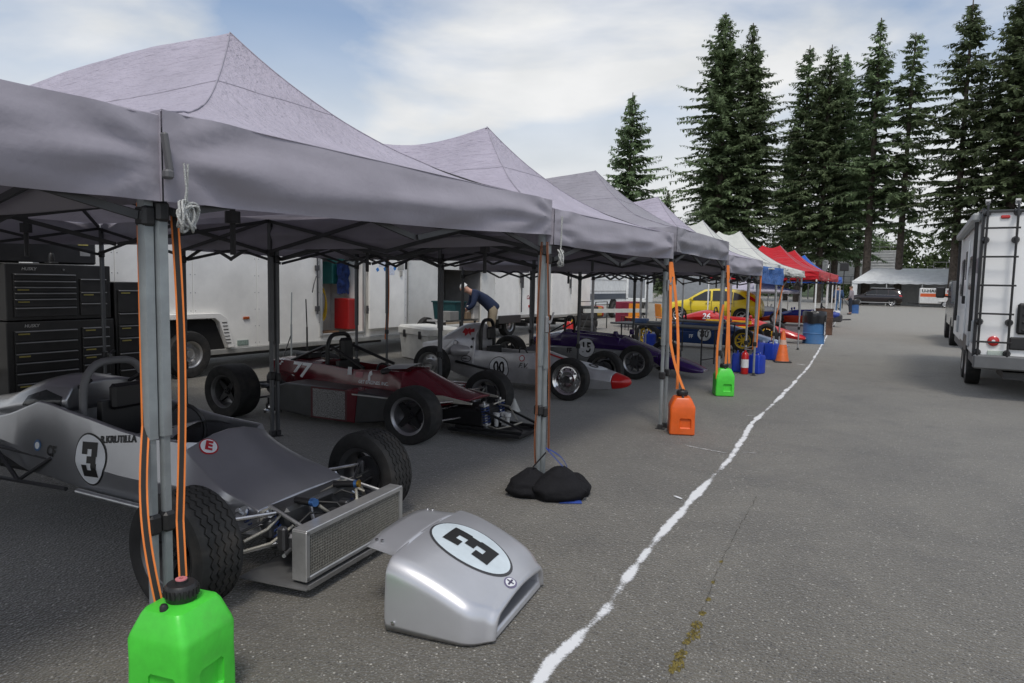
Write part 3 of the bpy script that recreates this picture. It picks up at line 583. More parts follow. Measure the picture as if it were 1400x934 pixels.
# white motorhome with open door and dark stripe
VW = mat('van_white', (.80, .83, .84), .3, coat=.2, dirt=.1)
v = thing('motorhome', 'white motorhome with dark stripe and open door behind the tables', 'motorhome', (-12.2, 27.5, 0))
mb = MB(); mb.box((-1.2, 4.2, 1.75), (2.4, 9.0, 2.3), b=.06); mb.build('body', VW, v)
for zz in (1.25, 1.75, 2.2):
    mb = MB(); mb.box((.005, 3.6, zz), (.02, 7.5, .02)); mb.build('moulding', mat('grey_rail', (.4,)*3), v)
mb = MB(); mb.box((.006, 3.6, 1.0), (.02, 7.6, .26)); mb.build('stripe', mat('slate_stripe', (.06, .075, .10), .4), v)
for yy in (3.0, 7.2):
    add_wheel(v, wheel_meshes(.38, .24, .22, 'steelie', mat('dull_chrome')), (.02, yy, .38), math.pi/2)
mb = MB(); mb.prism([(3.0+.5*math.cos(a), .45+.5*math.sin(a)) for a in [i*math.pi/14 for i in range(15)]], .0, .012, 'YZ'); mb.build('wheel_arch', mat('well_black', (.008,)*3), v)
mb = MB(); yo = 4.6
for (c, d) in [((.55, yo, 2.28), (1.05, .06, .16)), ((.55, yo, .82), (1.05, .06, .18)), ((.08, yo, 1.55), (.12, .06, 1.4)), ((1.03, yo, 1.55), (.12, .06, 1.4)), ((.55, yo, 1.86), (.9, .05, .1))]: mb.box(c, d, b=.015)
dr = mb.build('door', VW, v); mb = MB(); mb.box((.55, yo+.01, 1.36), (.86, .03, .95)); mb.build('door_lining', mat('grey_lining', (.26, .28, .31), .7), dr); mb = MB(); mb.box((.55, yo+.01, 2.06), (.86, .02, .32)); mb.build('window', mat('grey_glass', (.12, .14, .16), .1), dr)
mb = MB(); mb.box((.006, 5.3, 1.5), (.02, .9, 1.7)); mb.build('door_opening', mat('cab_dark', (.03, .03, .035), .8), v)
# long grey trailer behind the yellow hatchback
t5 = panels_trailer('enclosed_trailer', 'long grey enclosed trailer behind the yellow hatchback', -9.6, 37.5, 49.5, .5, 3.1, 2.5, [0, 2.4, 4.8, 7.2, 9.6, 12.0], None, mat('silver_trailer', (.36, .38, .40), .4, metal=.3))
trailer_wheel(t5, 8.0, 0, .36)

# ------------------------------------------------------------------ travel trailer on the right
rv = thing('travel_trailer', 'white travel trailer with black rear ladder parked by the aisle', 'caravan', (.78, 12.0, 0))
RVW = mat('rv_white', (.84, .85, .85), .32, coat=.2, vs=1.2, var=.04, dirt=.06)
Lr, Wr, zb, zt = 6.4, 2.45, .60, 2.66
mb = MB(); prof = [(.0, zb), (.0, zt-.03), (.06, zt+.05), (Lr*.5, zt+.12), (Lr-.5, zt-.02), (Lr, zt-.7), (Lr-.05, zb)]
mb.prism([(a, b) for a, b in prof], 0, Wr, 'YZ'); mb.build('body', RVW, rv, 30, bev=.03)
GR = mat('rv_trim', (.03, .03, .032), .4)
mb = MB(); mb.tube([(-.005, -.012, zb+.02), (-.005, -.012, zt-.05), (-.005, .06, zt+.06), (-.005, Lr*.5, zt+.13), (-.005, Lr-.5, zt)], .022, 6); mb.tube([(0, -.012, zt+.02), (Wr, -.012, zt+.02)], .022, 6); mb.build('corner_trim', GR, rv)
mb = MB(); mb.box((Wr/2, Lr/2-.01, zb-.07), (Wr-.06, Lr-.1, .16)); mb.box((Wr/2, -.05, zb-.05), (Wr+.02, .14, .20), b=.02); mb.build('bumper_skirt', mat('rv_grey_skirt', (.12, .125, .13), .5, dirt=.2), rv)
mb = MB(); mb.box((Wr/2, .5, .36), (Wr*.7, .9, .1)); mb.box((Wr/2, 3, .42), (1.2, 5, .12)); mb.build('chassis', POLEDK, rv)
mb = MB(); mb.box((Wr/2+.1, -.02, .33), (1.1, .06, .05)); mb.build('cargo_rail', mat('yellow_rail', (.35, .25, .03), .6), rv)
lx0, lx1 = .035, .385
for xx in (lx0, lx1):
    m_ = MB(); m_.tube([(xx, -.10, zb+.03), (xx, -.12, zt-.05), (xx, -.10, zt+.10), (xx, .02, zt+.16), (xx, .25, zt+.15)], .016, 8); o = m_.build('ladder_rail', SATIN, rv)
    for zz in (zb+.08, 1.12, 2.28, 2.66): m_ = MB(); m_.lathe([(.05, 0), (.05, .03), (.03, .08), (0, .08)], (xx, -.002, zz), 'Y', 10); m_.v = [(a, -b if b > 0 else b, c) for a, b, c in m_.v]; m_.build('standoff', BLACK, o)
    m_ = MB(); m_.lathe([(0, -.03), (.028, -.03), (.028, .03), (0, .03)], (xx, .01, zt+.165), 'X', 8); m_.build('ladder_cap', mat('grey_cap', (.45,)*3, .5), o)
for k in range(5):
    m_ = MB(); m_.tube([(lx0-.04, -.125, .84+k*.40), (lx1+.04, -.125, .84+k*.40)], .013, 6); m_.build('ladder_rung', SATIN, rv)
for (xx, rr_) in ((.22, .072), (2.2, .072)):
    m_ = MB(); m_.lathe([(rr_, 0), (rr_, -.02), (rr_*.7, -.035), (0, -.04)], (xx, -.002, .85), 'Y', 20); o = m_.build('tail_lamp', REDL, rv, 40); m_ = MB(); m_.lathe([(rr_*.3, 0), (rr_*.3, -.045), (0, -.045)], (xx, 0, .85), 'Y', 12); m_.build('lens', DECALW, o)
m_ = MB(); m_.box((.25, -.012, zt-.06), (.11, .03, .045), b=.012); m_.build('marker_lamp', REDL, rv)
m_ = MB(); m_.box((.27, -.01, .66), (.22, .014, .11), b=.004); m_.build('number_plate', mat('plate_white', (.55, .62, .55), .4), rv)
m_ = MB(); m_.box((.92, -.03, 1.18), (.9, .06, .44), b=.05); lv = m_.build('vent_panel', BLACK, rv)
for k in range(4): m_ = MB(); m_.box((.92, -.065, 1.02+k*.11), (.78, .03, .03), b=.008); m_.build('slat', SATIN, lv)
m_ = MB(); m_.box((.52, -.02, .83), (.24, .04, .18), b=.03); m_.build('outlet_hatch', BLACK, rv)
m_ = MB(); m_.box((.86, -.02, .83), (.22, .04, .2), b=.02); m_.build('outlet_hatch', mat('grey_hatch', (.3,)*3, .5), rv)
aw = MB(); aw.box((-.06, 2.7, zt-.02), (.12, 4.6, .13), b=.03); aw = aw.build('awning', mat('awning_cover', (.32, .33, .33), .5), rv)
for yy in (.5, 4.9): m_ = MB(); m_.bar((-.05, yy, zt-.05), (-.04, yy, .95), .035, .05); m_.build('awning_arm', SATIN, aw)
for (yy, zz, dy, dz) in [(1.5, 1.85, .75, .55), (3.9, 1.8, .5, .7)]:
    m_ = MB(); m_.box((-.012, yy, zz), (.03, dy, dz), b=.03); o = m_.build('window', GR, rv); m_ = MB(); m_.box((-.024, yy, zz), (.012, dy-.09, dz-.09), b=.004); m_.build('pane', GLASS, o)
m_ = MB(); m_.box((-.012, 2.75, 1.55), (.03, .68, 1.75), b=.04); d_ = m_.build('door', RVW, rv); m_ = MB(); m_.box((-.03, 2.75, 2.0), (.012, .3, .5), b=.03); m_.build('pane', GLASS, d_); m_ = MB(); m_.box((-.05, 2.48, 1.4), (.05, .05, .14), b=.01); m_.build('handle', BLACK, d_)
m_ = MB(); m_.grid(lambda a, b: (-.0035, .25+5.4*a, 2.05-.5*a*a-.02*b*30*(1-a)*.4), 20, 2); m_.build('swoosh', mat('grey_graphic', (.18, .19, .21), .4), rv, fix=False)
for (yy, zz) in [(.55, .95), (1.2, .85), (4.6, .9)]: m_ = MB(); m_.box((-.015, yy, zz), (.03, .3, .34), b=.02); m_.build('hatch', mat('hatch_white', (.5, .52, .53), .4), rv)
for yy in (1.95, 2.85):
    ms_ = wheel_meshes(.345, .205, .19, 'spoke6', mat('rv_alloy', (.5,)*3, .3, metal=.8)); add_wheel(rv, ms_, (.12, yy, .345), -math.pi/2); add_wheel(rv, ms_, (Wr-.12, yy, .345), math.pi/2)
m_ = MB(); m_.prism([(1.5, zb-.02), (1.5, .72), (1.65, .82), (3.15, .82), (3.3, .72), (3.3, zb-.02)], -.02, -.008, 'YZ'); m_.build('wheel_arch', GR, rv)
m_ = MB(); m_.box((1.2, 2.0, zt+.2), (.7, .7, .16), b=.05); m_.build('roof_vent', mat('vent_white', (.55,)*3, .5), rv)
# ------------------------------------------------------------------ road cars
def herm(st, sub):
    """monotone interpolation of stations (tuples whose first entry is x)"""
    out = []; n = len(st); m = len(st[0])
    tg = [[0]*m for _ in st]
    for i in range(1, n-1):
        for k in range(1, m):
            d0 = (st[i][k]-st[i-1][k])/((st[i][0]-st[i-1][0]) or 1e-6); d1 = (st[i+1][k]-st[i][k])/((st[i+1][0]-st[i][0]) or 1e-6)
            tg[i][k] = 0 if d0*d1 <= 0 else 2*d0*d1/(d0+d1)
    for k in range(1, m):
        tg[0][k] = (st[1][k]-st[0][k])/(st[1][0]-st[0][0]); tg[-1][k] = (st[-1][k]-st[-2][k])/(st[-1][0]-st[-2][0])
    for i in range(n-1):
        h = st[i+1][0]-st[i][0]; ns = sub if abs(h) > .04 else 1
        for j in range(ns):
            t = j/ns; r = [st[i][0]+h*t]
            for k in range(1, m):
                a, b = st[i][k], st[i+1][k]; r.append((2*t**3-3*t*t+1)*a+(t**3-2*t*t+t)*h*tg[i][k]+(-2*t**3+3*t*t)*b+(t**3-t*t)*h*tg[i+1][k])
            out.append(r)
    out.append(list(st[-1])); return out
def poly_mb(pts, sub=3):
    bm = bmesh.new(); vs = [bm.verts.new((a, 0, b)) for a, b in pts]; bm.faces.new(vs); bmesh.ops.triangulate(bm, faces=bm.faces)
    for _ in range(sub): bmesh.ops.subdivide_edges(bm, edges=bm.edges, cuts=1, use_grid_fill=True); bmesh.ops.triangulate(bm, faces=bm.faces)
    mb = MB(); bm.verts.index_update(); mb.v = [tuple(v.co) for v in bm.verts]; mb.f = [tuple(v.index for v in f.verts) for f in bm.faces]; bm.free(); return mb
def road_car(name, label, loc, rz, st, paint, wins, lines, wx, wr, wy, rimm, style, lamps, extra=None, cat='car'):
    r = thing(name, label, cat, loc, rz); rings = []
    for (x, zb, ws, wb, zm, zbelt, wbelt, wt, zt, zc) in herm(st, 5):
        h = [(0, zb), (ws, zb), (wb, zm), (wbelt, zbelt), (wt, zt), (wt*.6, zt+(zc-zt)*.7), (0, zc)]
        rings.append([(x, y, z) for y, z in h]+[(x, -y, z) for y, z in h[-2:0:-1]])
    body = MB().loft(rings).build('body', paint, r, 45); sm = body.modifiers.new('s', 'SUBSURF'); sm.levels = sm.render_levels = 1
    bv = bvh_of(body)
    for nm, pts, m, sub in wins:
        for sd in ((1, -1) if nm != 'rear_lamp_' else (1, -1)):
            mb = poly_mb(pts, sub); mb.v = [(a, sd*1.5, c) for a, b, c in mb.v]; project(mb, bv, (0, -sd, 0), .006); mb.build(nm, m, r, 60)
    for pts, wd in lines:
        for sd in (1, -1):
            mb = MB(); P = []
            for i in range(len(pts)-1):
                for k in range(6): P.append(Vector((pts[i][0], 0, pts[i][1])).lerp(Vector((pts[i+1][0], 0, pts[i+1][1])), k/6))
            P.append(Vector((pts[-1][0], 0, pts[-1][1]))); 
            for p_ in P: d = Vector((wd, 0, 0)) if abs(pts[0][0]-pts[-1][0]) < .4 else Vector((0, 0, wd)); mb.v += [tuple(p_-d+Vector((0, sd*1.5, 0))), tuple(p_+d+Vector((0, sd*1.5, 0)))]
            mb.f = [(2*i, 2*i+1, 2*i+3, 2*i+2) for i in range(len(P)-1)]; project(mb, bv, (0, -sd, 0), .004); mb.build('panel_gap', mat('gap_dark', (.03, .03, .03), .8), r)
    for x in wx:
        for sd in (1, -1):
            mb = poly_mb([(x+(wr+.055)*math.cos(a), max(.2, wr+(wr+.055)*math.sin(a))) for a in [i*6.283/28 for i in range(28)]], 2); mb.v = [(a, sd*1.5, c) for a, b, c in mb.v]; project(mb, bv, (0, -sd, 0), .005); mb.build('wheel_arch', mat('well_black', (.008,)*3), r, 60)
            wheel(r, (x, sd*wy, wr), sd, wr, .2, wr*.66, style, rimm, disc=False)
    for nm, c, d, m in lamps:
        for sd in (1, -1): MB().box((c[0], sd*c[1], c[2]), d, b=min(d)*.3).build(nm, m, r)
    return r, body
YEL = mat('yellow_paint', (.72, .55, .02), .3, coat=.5, var=.03)
# (x, zb, wsill, wmid, zmid, zbelt, wbelt, wtop, ztop, zcrown)
hs = [(-2.12, .34, .60, .74, .45, .62, .70, .62, .78, .80), (-2.02, .26, .68, .82, .55, .88, .78, .66, 1.0, 1.03), (-1.72, .22, .72, .85, .55, .92, .82, .62, 1.26, 1.30), (-1.2, .2, .74, .86, .55, .93, .84, .60, 1.38, 1.43), (-.4, .2, .75, .86, .55, .92, .85, .60, 1.42, 1.47), (.25, .2, .75, .86, .55, .90, .84, .60, 1.37, 1.43), (.65, .2, .74, .86, .55, .90, .83, .66, 1.18, 1.22), (1.02, .2, .73, .85, .55, .88, .82, .74, .95, .99), (1.5, .2, .70, .83, .52, .80, .78, .66, .86, .90), (1.92, .22, .62, .76, .48, .66, .70, .52, .72, .76), (2.1, .30, .48, .60, .45, .56, .52, .36, .60, .62)]
car, body = road_car('hatchback_car', 'bright yellow five-door hatchback parked side on behind the tables', (-7.62, 30.5, 0), R(186), hs, YEL,
    [('side_window', [(.86, .95), (.42, 1.20), (.2, 1.33), (-.02, 1.37), (-.05, .95)], GLASS, 3), ('side_window', [(-.13, .95), (-.11, 1.37), (-.5, 1.38), (-.92, 1.33), (-.92, .97)], GLASS, 3), ('quarter_window', [(-.97, .98), (-.97, 1.32), (-1.22, 1.24), (-1.48, 1.05)], GLASS, 2), ('rear_lamp', [(-1.42, 1.22), (-1.62, 1.20), (-1.94, .98), (-1.88, .90), (-1.66, 1.02)], REDL, 2)],
    [([(.78, .92), (.72, .35)], .008), ([(-.09, .95), (-.1, .35)], .008), ([(-1.0, .95), (-1.02, .7)], .008), ([(1.0, .5), (.0, .5), (-1.0, .5)], .006)], (1.28, -1.33), .31, .76, mat('silver_alloy', (.6,)*3, .3, metal=.7), 'spoke5', [('headlamp', (1.98, .48, .62), (.14, .26, .14), mat('lamp_glass', (.6, .62, .62), .1)), ('door_mirror', (.72, .93, 1.0), (.12, .16, .12), YEL), ('door_handle', (.06, .87, .84), (.18, .03, .03), BLACK), ('door_handle', (-.86, .87, .85), (.18, .03, .03), BLACK)])
bv = bvh_of(body); mb = poly_mb([(-.52, .98), (.52, .98), (.45, 1.38), (-.45, 1.38)], 3); mb.v = [(1.5, a, c) for a, b, c in mb.v]; project(mb, bv, (-1, 0, 0), .006); mb.build('windscreen', GLASS, car, 60)
SUVP = mat('black_cherry_paint', (.014, .008, .010), .12, coat=.6, var=.03)
ss = [(-2.3, .45, .7, .84, .6, .9, .82, .74, 1.0, 1.02), (-2.2, .32, .76, .92, .6, 1.0, .90, .70, 1.35, 1.38), (-1.85, .26, .8, .95, .6, 1.05, .92, .66, 1.58, 1.62), (-1.0, .26, .82, .96, .6, 1.03, .93, .66, 1.64, 1.69), (0, .26, .82, .96, .6, 1.0, .93, .66, 1.64, 1.69), (.5, .26, .82, .96, .6, .98, .92, .70, 1.48, 1.54), (1.0, .26, .8, .95, .6, .98, .91, .82, 1.08, 1.14), (1.7, .28, .78, .93, .58, .92, .88, .76, .98, 1.02), (2.15, .3, .7, .85, .55, .80, .80, .62, .86, .90), (2.34, .4, .56, .7, .52, .7, .64, .5, .74, .76)]
suv, body = road_car('suv_car', 'dark cherry black SUV parked side on before the white tent', (-3.3, 74.8, 0), R(180), ss, SUVP,
    [('side_window', [(.95, 1.08), (.5, 1.36), (.15, 1.52), (-.1, 1.54), (-.1, 1.06)], mat('suv_glass', (.02, .022, .024), .15, spec=.4), 2), ('side_window', [(-.17, 1.06), (-.17, 1.54), (-1.05, 1.54), (-1.1, 1.08)], MATS['suv_glass'], 2), ('quarter_window', [(-1.17, 1.1), (-1.15, 1.53), (-1.6, 1.46), (-1.9, 1.18)], MATS['suv_glass'], 2), ('rear_lamp', [(-2.0, .98), (-2.0, 1.08), (-2.25, 1.02), (-2.25, .92)], REDL, 1)],
    [([(1.0, 1.60), (.2, 1.60)], .001)], (1.42, -1.45), .37, .84, mat('silver_alloy'), 'spoke5', [('door_mirror', (.8, 1.02, 1.1), (.14, .18, .14), SUVP), ('roof_rail', (-.6, .62, 1.70), (2.0, .05, .04), ALU), ('headlamp', (2.16, .6, .78), (.16, .3, .12), mat('lamp_glass')), ('window_trim', (-.5, .945, 1.045), (2.6, .02, .025), CHROME), ('sill_step', (0, .93, .34), (2.4, .06, .06), ALU)])
# dark pickup that tows the travel trailer
pk = thing('pickup_truck', 'dark pickup truck with big black mirrors ahead of the travel trailer', 'pickup', (1.9, 25.2, 0), R(90))
TP = mat('grey_truck_paint', (.05, .052, .055), .2, coat=.5)
mb = MB(); mb.prism([(-2.8, .55), (-2.8, 1.25), (-.6, 1.25), (-.6, 1.3), (-.35, 1.85), (1.0, 1.88), (1.6, 1.3), (2.8, 1.2), (2.95, .9), (2.95, .5)], -.98, .98, 'XZ'); mb.build('body', TP, pk, 30, bev=.06)
for sd in (1, -1):
    MB().prism([(-.45, 1.35), (-.25, 1.78), (.95, 1.80), (1.4, 1.35)], sd*.981, sd*.988, 'XZ').build('side_window', GLASS, pk)
    mb = MB(); mb.box((1.25, sd*1.2, 1.5), (.14, .26, .36), b=.04); mb.bar((1.25, sd*.95, 1.35), (1.25, sd*1.15, 1.4), .05); mb.build('tow_mirror', BLACK, pk)
    for x in (-1.75, 1.95): wheel(pk, (x, sd*.86, .41), sd, .41, .26, .24, 'spoke6', mat('silver_alloy'), disc=False)
    MB().box((-2.82, sd*.86, 1.0), (.06, .16, .4), b=.02).build('tail_lamp', REDL, pk)
MB().box((-2.9, 0, .62), (.2, 1.9, .2), b=.03).build('bumper', CHROME, pk)
# ------------------------------------------------------------------ white party tent, rental trailer, loudspeaker, grandstand
tn = thing('party_tent', 'long white frame tent with scalloped eave and grey back wall', 'tent', (-5.5, 77, 0))
TW = fabric_mat('tent_vinyl', (.80, .82, .83), .1, wr=.15); TG = mat('tent_wall', (.50, .50, .50), .8)
Lt, Dt, ez, pz = 15, 6, 2.35, 3.7
mb = MB(); mb.add([(0, 0, ez), (Lt, 0, ez), (Lt-1.6, Dt/2, pz), (1.6, Dt/2, pz), (0, Dt, ez), (Lt, Dt, ez)], [(0, 1, 2, 3), (4, 3, 2, 5), (0, 3, 4), (1, 5, 2)]); mb.build('roof', TW, tn, fix=False)
mb = MB(); mb.grid(lambda a, b: (Lt*a, -.02, ez-(.18+.07*abs(math.sin(a*math.pi*15)))*b), 90, 2); mb.grid(lambda a, b: (-.02, Dt*a, ez-(.18+.07*abs(math.sin(a*math.pi*6)))*b), 40, 2); mb.build('valance', TW, tn, fix=False)
mb = MB(); mb.box((Lt/2, Dt-.1, ez/2), (Lt, .03, ez)); mb.build('back_wall', TG, tn); mb = MB(); mb.box((.02, Dt/2, ez/2), (.03, Dt-.3, ez)); mb.build('side_wall', TW, tn); mb = MB(); mb.box((.22, .05, ez/2), (.5, .03, ez)); mb.build('corner_curtain', TW, tn)
for k in range(6):
    mb = MB(); mb.tube([(k*3+.02, .06, 0), (k*3+.02, .06, ez)], .04, 8); mb.build('tent_pole', WHITE, tn)
uh = thing('rental_trailer', 'small white rental box trailer with orange stripe under the tent', 'trailer', (2.0, 75.6, 0))
mb = MB(); mb.box((0, 0, 1.05), (3.4, 1.6, 1.45), b=.08); mb.build('body', mat('uh_white', (.72, .72, .70), .4), uh)
mb = MB(); mb.box((-.15, -.803, 1.12), (2.9, .006, .30)); mb.build('stripe', mat('uh_orange', (.72, .12, .03), .5), uh)
place(text_mb('U-HAUL', .36, .012, 0, 1.15), (-.75, -.808, 1.5), (1, 0, 0), (0, 0, 1)).build('lettering', INK, uh)
mb = MB(); mb.box((.75, -.808, 1.5), (.5, .006, .22)); mb.build('stripe', mat('uh_maroon', (.35, .03, .06), .5), uh)
mb = MB(); mb.box((.4, -.84, .58), (1.1, .12, .1), b=.03); mb.build('fender', MATS['uh_white'], uh)
wheel(uh, (.4, -.78, .32), -1, .32, .18, .2, 'steelie', mat('silver_alloy'), disc=False)
mb = MB(); mb.box((0, 0, .28), (3.2, 1.2, .1)); mb.bar((-1.7, 0, .3), (-2.6, 0, .35), .1); mb.build('chassis', POLEDK, uh)
mb = MB(); mb.lathe([(0, 0), (.3, 0), (.3, .28), (.31, .3), (.3, .32), (.3, .6), (.31, .62), (.3, .64), (.3, .9), (0, .9)], (3.0, 72, 0), n=20); tag(mb.build('storage_drum', mat('drum_blue', (.03, .10, .28), .5), None, 30), 'blue drum standing beside the small rental trailer', 'drum')
sp = thing('loudspeaker', 'black loudspeaker on a tall stand before the grandstand', 'speaker', (-4.9, 60, 0))
mb = MB(); mb.box((0, 0, 3.25), (.62, .5, .62), b=.04); mb.build('cabinet', BLACK, sp); mb = MB(); mb.tube([(0, 0, .02), (0, 0, 2.95)], .035, 8); mb.build('pole', BLACK, sp)
for k in range(3): a = k*2.1; m_ = MB(); m_.tube([(0, 0, .9), (.6*math.cos(a), .6*math.sin(a), .02)], .02, 6); m_.build('leg', BLACK, sp)
BLE = mat('bleacher_alu', (.80, .81, .81), .5, metal=0.0, var=.1, vs=2); BLD = mat('bleacher_dark', (.17, .17, .18), .7)
def stand(label, x0, x1, y, z0, z1, rows, rail=True, group=None):
    r = thing('grandstand', label, 'grandstand', (x0, y, 0), 0, group); Wd = x1-x0; dz = (z1-z0)/rows
    for k in range(rows):
        mb = MB(); mb.box((Wd/2, k*.62+.12, z0+k*dz+dz*.82), (Wd, .26, .06)); mb.box((Wd/2, k*.62+.28, z0+k*dz+dz*.38), (Wd, .03, dz*.96)); mb.build('bench_row', BLE, r)
    n = int(Wd/2.2)
    for k in range(n+1):
        mb = MB(); mb.bar((k*Wd/n, 0.5, z0-.1), (k*Wd/n, rows*.62, z1-.15), .1, .18); mb.bar((k*Wd/n, rows*.62, 0), (k*Wd/n, rows*.62, z1), .14); mb.bar((k*Wd/n, .3, 0), (k*Wd/n, .3, z0), .12); mb.build('frame', BLD, r)
    if rail:
        for zz in (.45, 1.15): mb = MB(); mb.tube([(0, rows*.62, z1+zz), (Wd, rows*.62, z1+zz)], .035, 6); mb.build('rail', BLD, r)
        m2 = n*2
        for k in range(m2+1): mb = MB(); mb.tube([(k*Wd/m2, rows*.62, z1-.1), (k*Wd/m2, rows*.62, z1+1.15)], .03, 6); mb.build('rail_post', BLD, r)
        for zz in (.2, .9): mb = MB(); mb.tube([(0, -.9, z0+zz), (Wd, -.9, z0+zz)], .03, 6); mb.build('rail', BLD, r)
        for k in range(n+1): mb = MB(); mb.tube([(k*Wd/n, -.9, 0), (k*Wd/n, -.9, z0+.9)], .035, 6); mb.build('rail_post', BLD, r)
    return r
stand('aluminium grandstand with stepped benches between the tall fir trunks', -9.6, -1.9, 97, 2.2, 6.7, 12)
stand('grandstand with railing half hidden behind the dense twin firs', -21, -10.4, 98, 2.2, 6.9, 12)
stand('low grandstand platform beyond the right end of the tent', 1.7, 9.5, 95, 1.6, 3.8, 5)
# ------------------------------------------------------------------ trees
BARK = mat('fir_bark', (.085, .068, .055), .9, var=.35, vs=4, bump=.5, bs=14)
def leaf_mat(name, col):
    m = bpy.data.materials.new(name); m.use_nodes = True; t = m.node_tree; l = t.links.new; p = t.nodes['Principled BSDF']; p.inputs['Roughness'].default_value = .7; p.inputs['Specular IOR Level'].default_value = .2
    tcn = N(t, 'ShaderNodeTexCoord'); nz = N(t, 'ShaderNodeTexNoise', Scale=.9, Detail=4.0); l(tcn.outputs['Object'], nz.inputs['Vector']); cr = N(t, 'ShaderNodeValToRGB')
    cr.color_ramp.elements[0].position = .35; cr.color_ramp.elements[0].color = (*(Vector(col)*.6), 1); cr.color_ramp.elements[1].position = .68; cr.color_ramp.elements[1].color = (*(Vector(col)*1.5), 1); l(nz.outputs[0], cr.inputs[0])
    oi = N(t, 'ShaderNodeObjectInfo'); hs_ = N(t, 'ShaderNodeHueSaturation'); mh = N(t, 'ShaderNodeMapRange'); mh.inputs['To Min'].default_value = .485; mh.inputs['To Max'].default_value = .515; l(oi.outputs['Random'], mh.inputs['Value']); l(mh.outputs[0], hs_.inputs['Hue']); mv = N(t, 'ShaderNodeMapRange'); mv.inputs['To Min'].default_value = .75; mv.inputs['To Max'].default_value = 1.25; l(oi.outputs['Random'], mv.inputs['Value']); l(mv.outputs[0], hs_.inputs['Value']); l(cr.outputs[0], hs_.inputs['Color']); cr = hs_; l(cr.outputs[0], p.inputs['Base Color'])
    tr = N(t, 'ShaderNodeBsdfTranslucent'); l(cr.outputs[0], tr.inputs[0]); ms = N(t, 'ShaderNodeMixShader', Fac=.22); l(p.outputs[0], ms.inputs[1]); l(tr.outputs[0], ms.inputs[2]); l(ms.outputs[0], t.nodes['Material Output'].inputs[0]); return m
NEED = leaf_mat('fir_needles', (.15, .205, .105))
def fir_meshes(seed, H, W, base, sparse=1.0, tip=.5):
    r = random.Random(seed); tk = MB(); lean = Vector((r.uniform(-.25, .25), r.uniform(-.25, .25), 0))
    ax = lambda z: Vector((0, 0, z))+lean*(z/H)**2
    tk.tube([ax(H*i/14) for i in range(15)], [(.42*(H/30))*(1-i/14.6)**.85+.02 for i in range(15)], 9)
    lf = MB(); br = MB(); z = base; ex = .58+.28*((seed*.377) % 1)
    while z < H-.3:
        t = (z-base)/(H-base); env = W*((1-t)**ex)*(.55+.45*min(1, t*4+.2)); nb = r.randint(4, 6)
        a0 = r.uniform(0, 6.28)
        for k in range(nb):
            if r.random() > sparse: continue
            az = a0+k*6.283/nb+r.uniform(-.35, .35); ln = max(.25, env*r.uniform(.55, 1.12)*(1+.55*noise.noise(Vector((math.cos(az)*1.3, math.sin(az)*1.3, z*.22+seed)))))
            d = Vector((math.cos(az), math.sin(az), 0)); sd_ = Vector((-d.y, d.x, 0)); o = ax(z+r.uniform(-.15, .15)); rise = r.uniform(.0, .25)+tip*t*.5; dr_ = r.uniform(.2, .62)*(1-.5*t)
            P = lambda s: o+d*(ln*s)+Vector((0, 0, ln*(rise*s-dr_*s*s+.12*s**4)))
            br.tube([P(s) for s in (0, .35, .7, 1)], [.045*(1-t)+.012, .03*(1-t)+.01, .016, .005], 4, cap=False)
            n = max(3, int(ln/.16))
            for i in range(n):
                s = .10+.9*(i+r.random()*.6)/n; q = P(min(1, s)); wl = (.95*(1-s)+.28)*min(1, .35+ln/3.2)
                for sg in (-1, 1):
                    L_ = wl*r.uniform(.55, 1.15); dd = (sd_*sg*r.uniform(.6, 1)+d*r.uniform(.35, .9)+Vector((0, 0, r.uniform(-.55, .05)))).normalized()
                    w_ = L_*r.uniform(.14, .24); pn = dd.cross(Vector((0, 0, 1)))
                    pn = (pn+Vector((0, 0, r.uniform(-.7, .7)))).normalized()
                    m_ = q+dd*L_*.5
                    lf.v += [tuple(q), tuple(m_+pn*w_), tuple(q+dd*L_+Vector((0, 0, -.08*L_))), tuple(m_-pn*w_)]; b = len(lf.v); lf.f.append((b-4, b-3, b-2, b-1))
                if r.random() < .8:
                    L_ = r.uniform(.2, .5); e = q+Vector((r.uniform(-.15, .15), r.uniform(-.15, .15), -L_)); pn = sd_*.09*r.uniform(.6, 1.6)+d*r.uniform(-.08, .08); m_ = q.lerp(e, .5); lf.v += [tuple(q), tuple(m_+pn), tuple(e), tuple(m_-pn)]; b = len(lf.v); lf.f.append((b-4, b-3, b-2, b-1))
        z += r.uniform(.26, .58)*(1.15-.45*t)
    z = base*.35
    for _ in range(14):      # dead stubs below the crown
        a = r.uniform(0, 6.28); zz = r.uniform(base*.4, base*1.1); d = Vector((math.cos(a), math.sin(a), r.uniform(-.3, .1))); br.tube([ax(zz), ax(zz)+d*r.uniform(.5, 1.4)], [.025, .006], 4, cap=False)
    return [mb.mesh(n_, None, False) for mb, n_ in ((tk, 'trunk'), (br, 'limbs'), (lf, 'crown'))]
def fir(meshes, label, loc, rz, sc, group=None):
    r = thing('fir_tree', label, 'tree', loc, rz, group); r.scale = sc
    for me, m in zip(meshes, (BARK, BARK, NEED)):
        if not me.materials: me.materials.append(m)
        o_ = inst(me.name.split('.')[0], me, r)
        if 'limbs' in me.name: o_['kind'] = 'stuff'
    return r
f1 = fir_meshes(1, 31, 7.4, 6.0); f2 = fir_meshes(2, 29, 6.9, 6.0); f3 = fir_meshes(3, 28, 5.8, 7.0, .8); f4 = fir_meshes(5, 18.6, 6.0, 2.0)
G = 'tall firs standing before the grandstand'
fir(f4, 'smaller conical fir standing alone behind the grey canopy', (-22.8, 60, 0), .4, (1, 1, 1))
fir(f4, 'little fir whose tip shows beside the dense twin firs', (-19.1, 60, 0), 2.4, (.5, .5, .525))
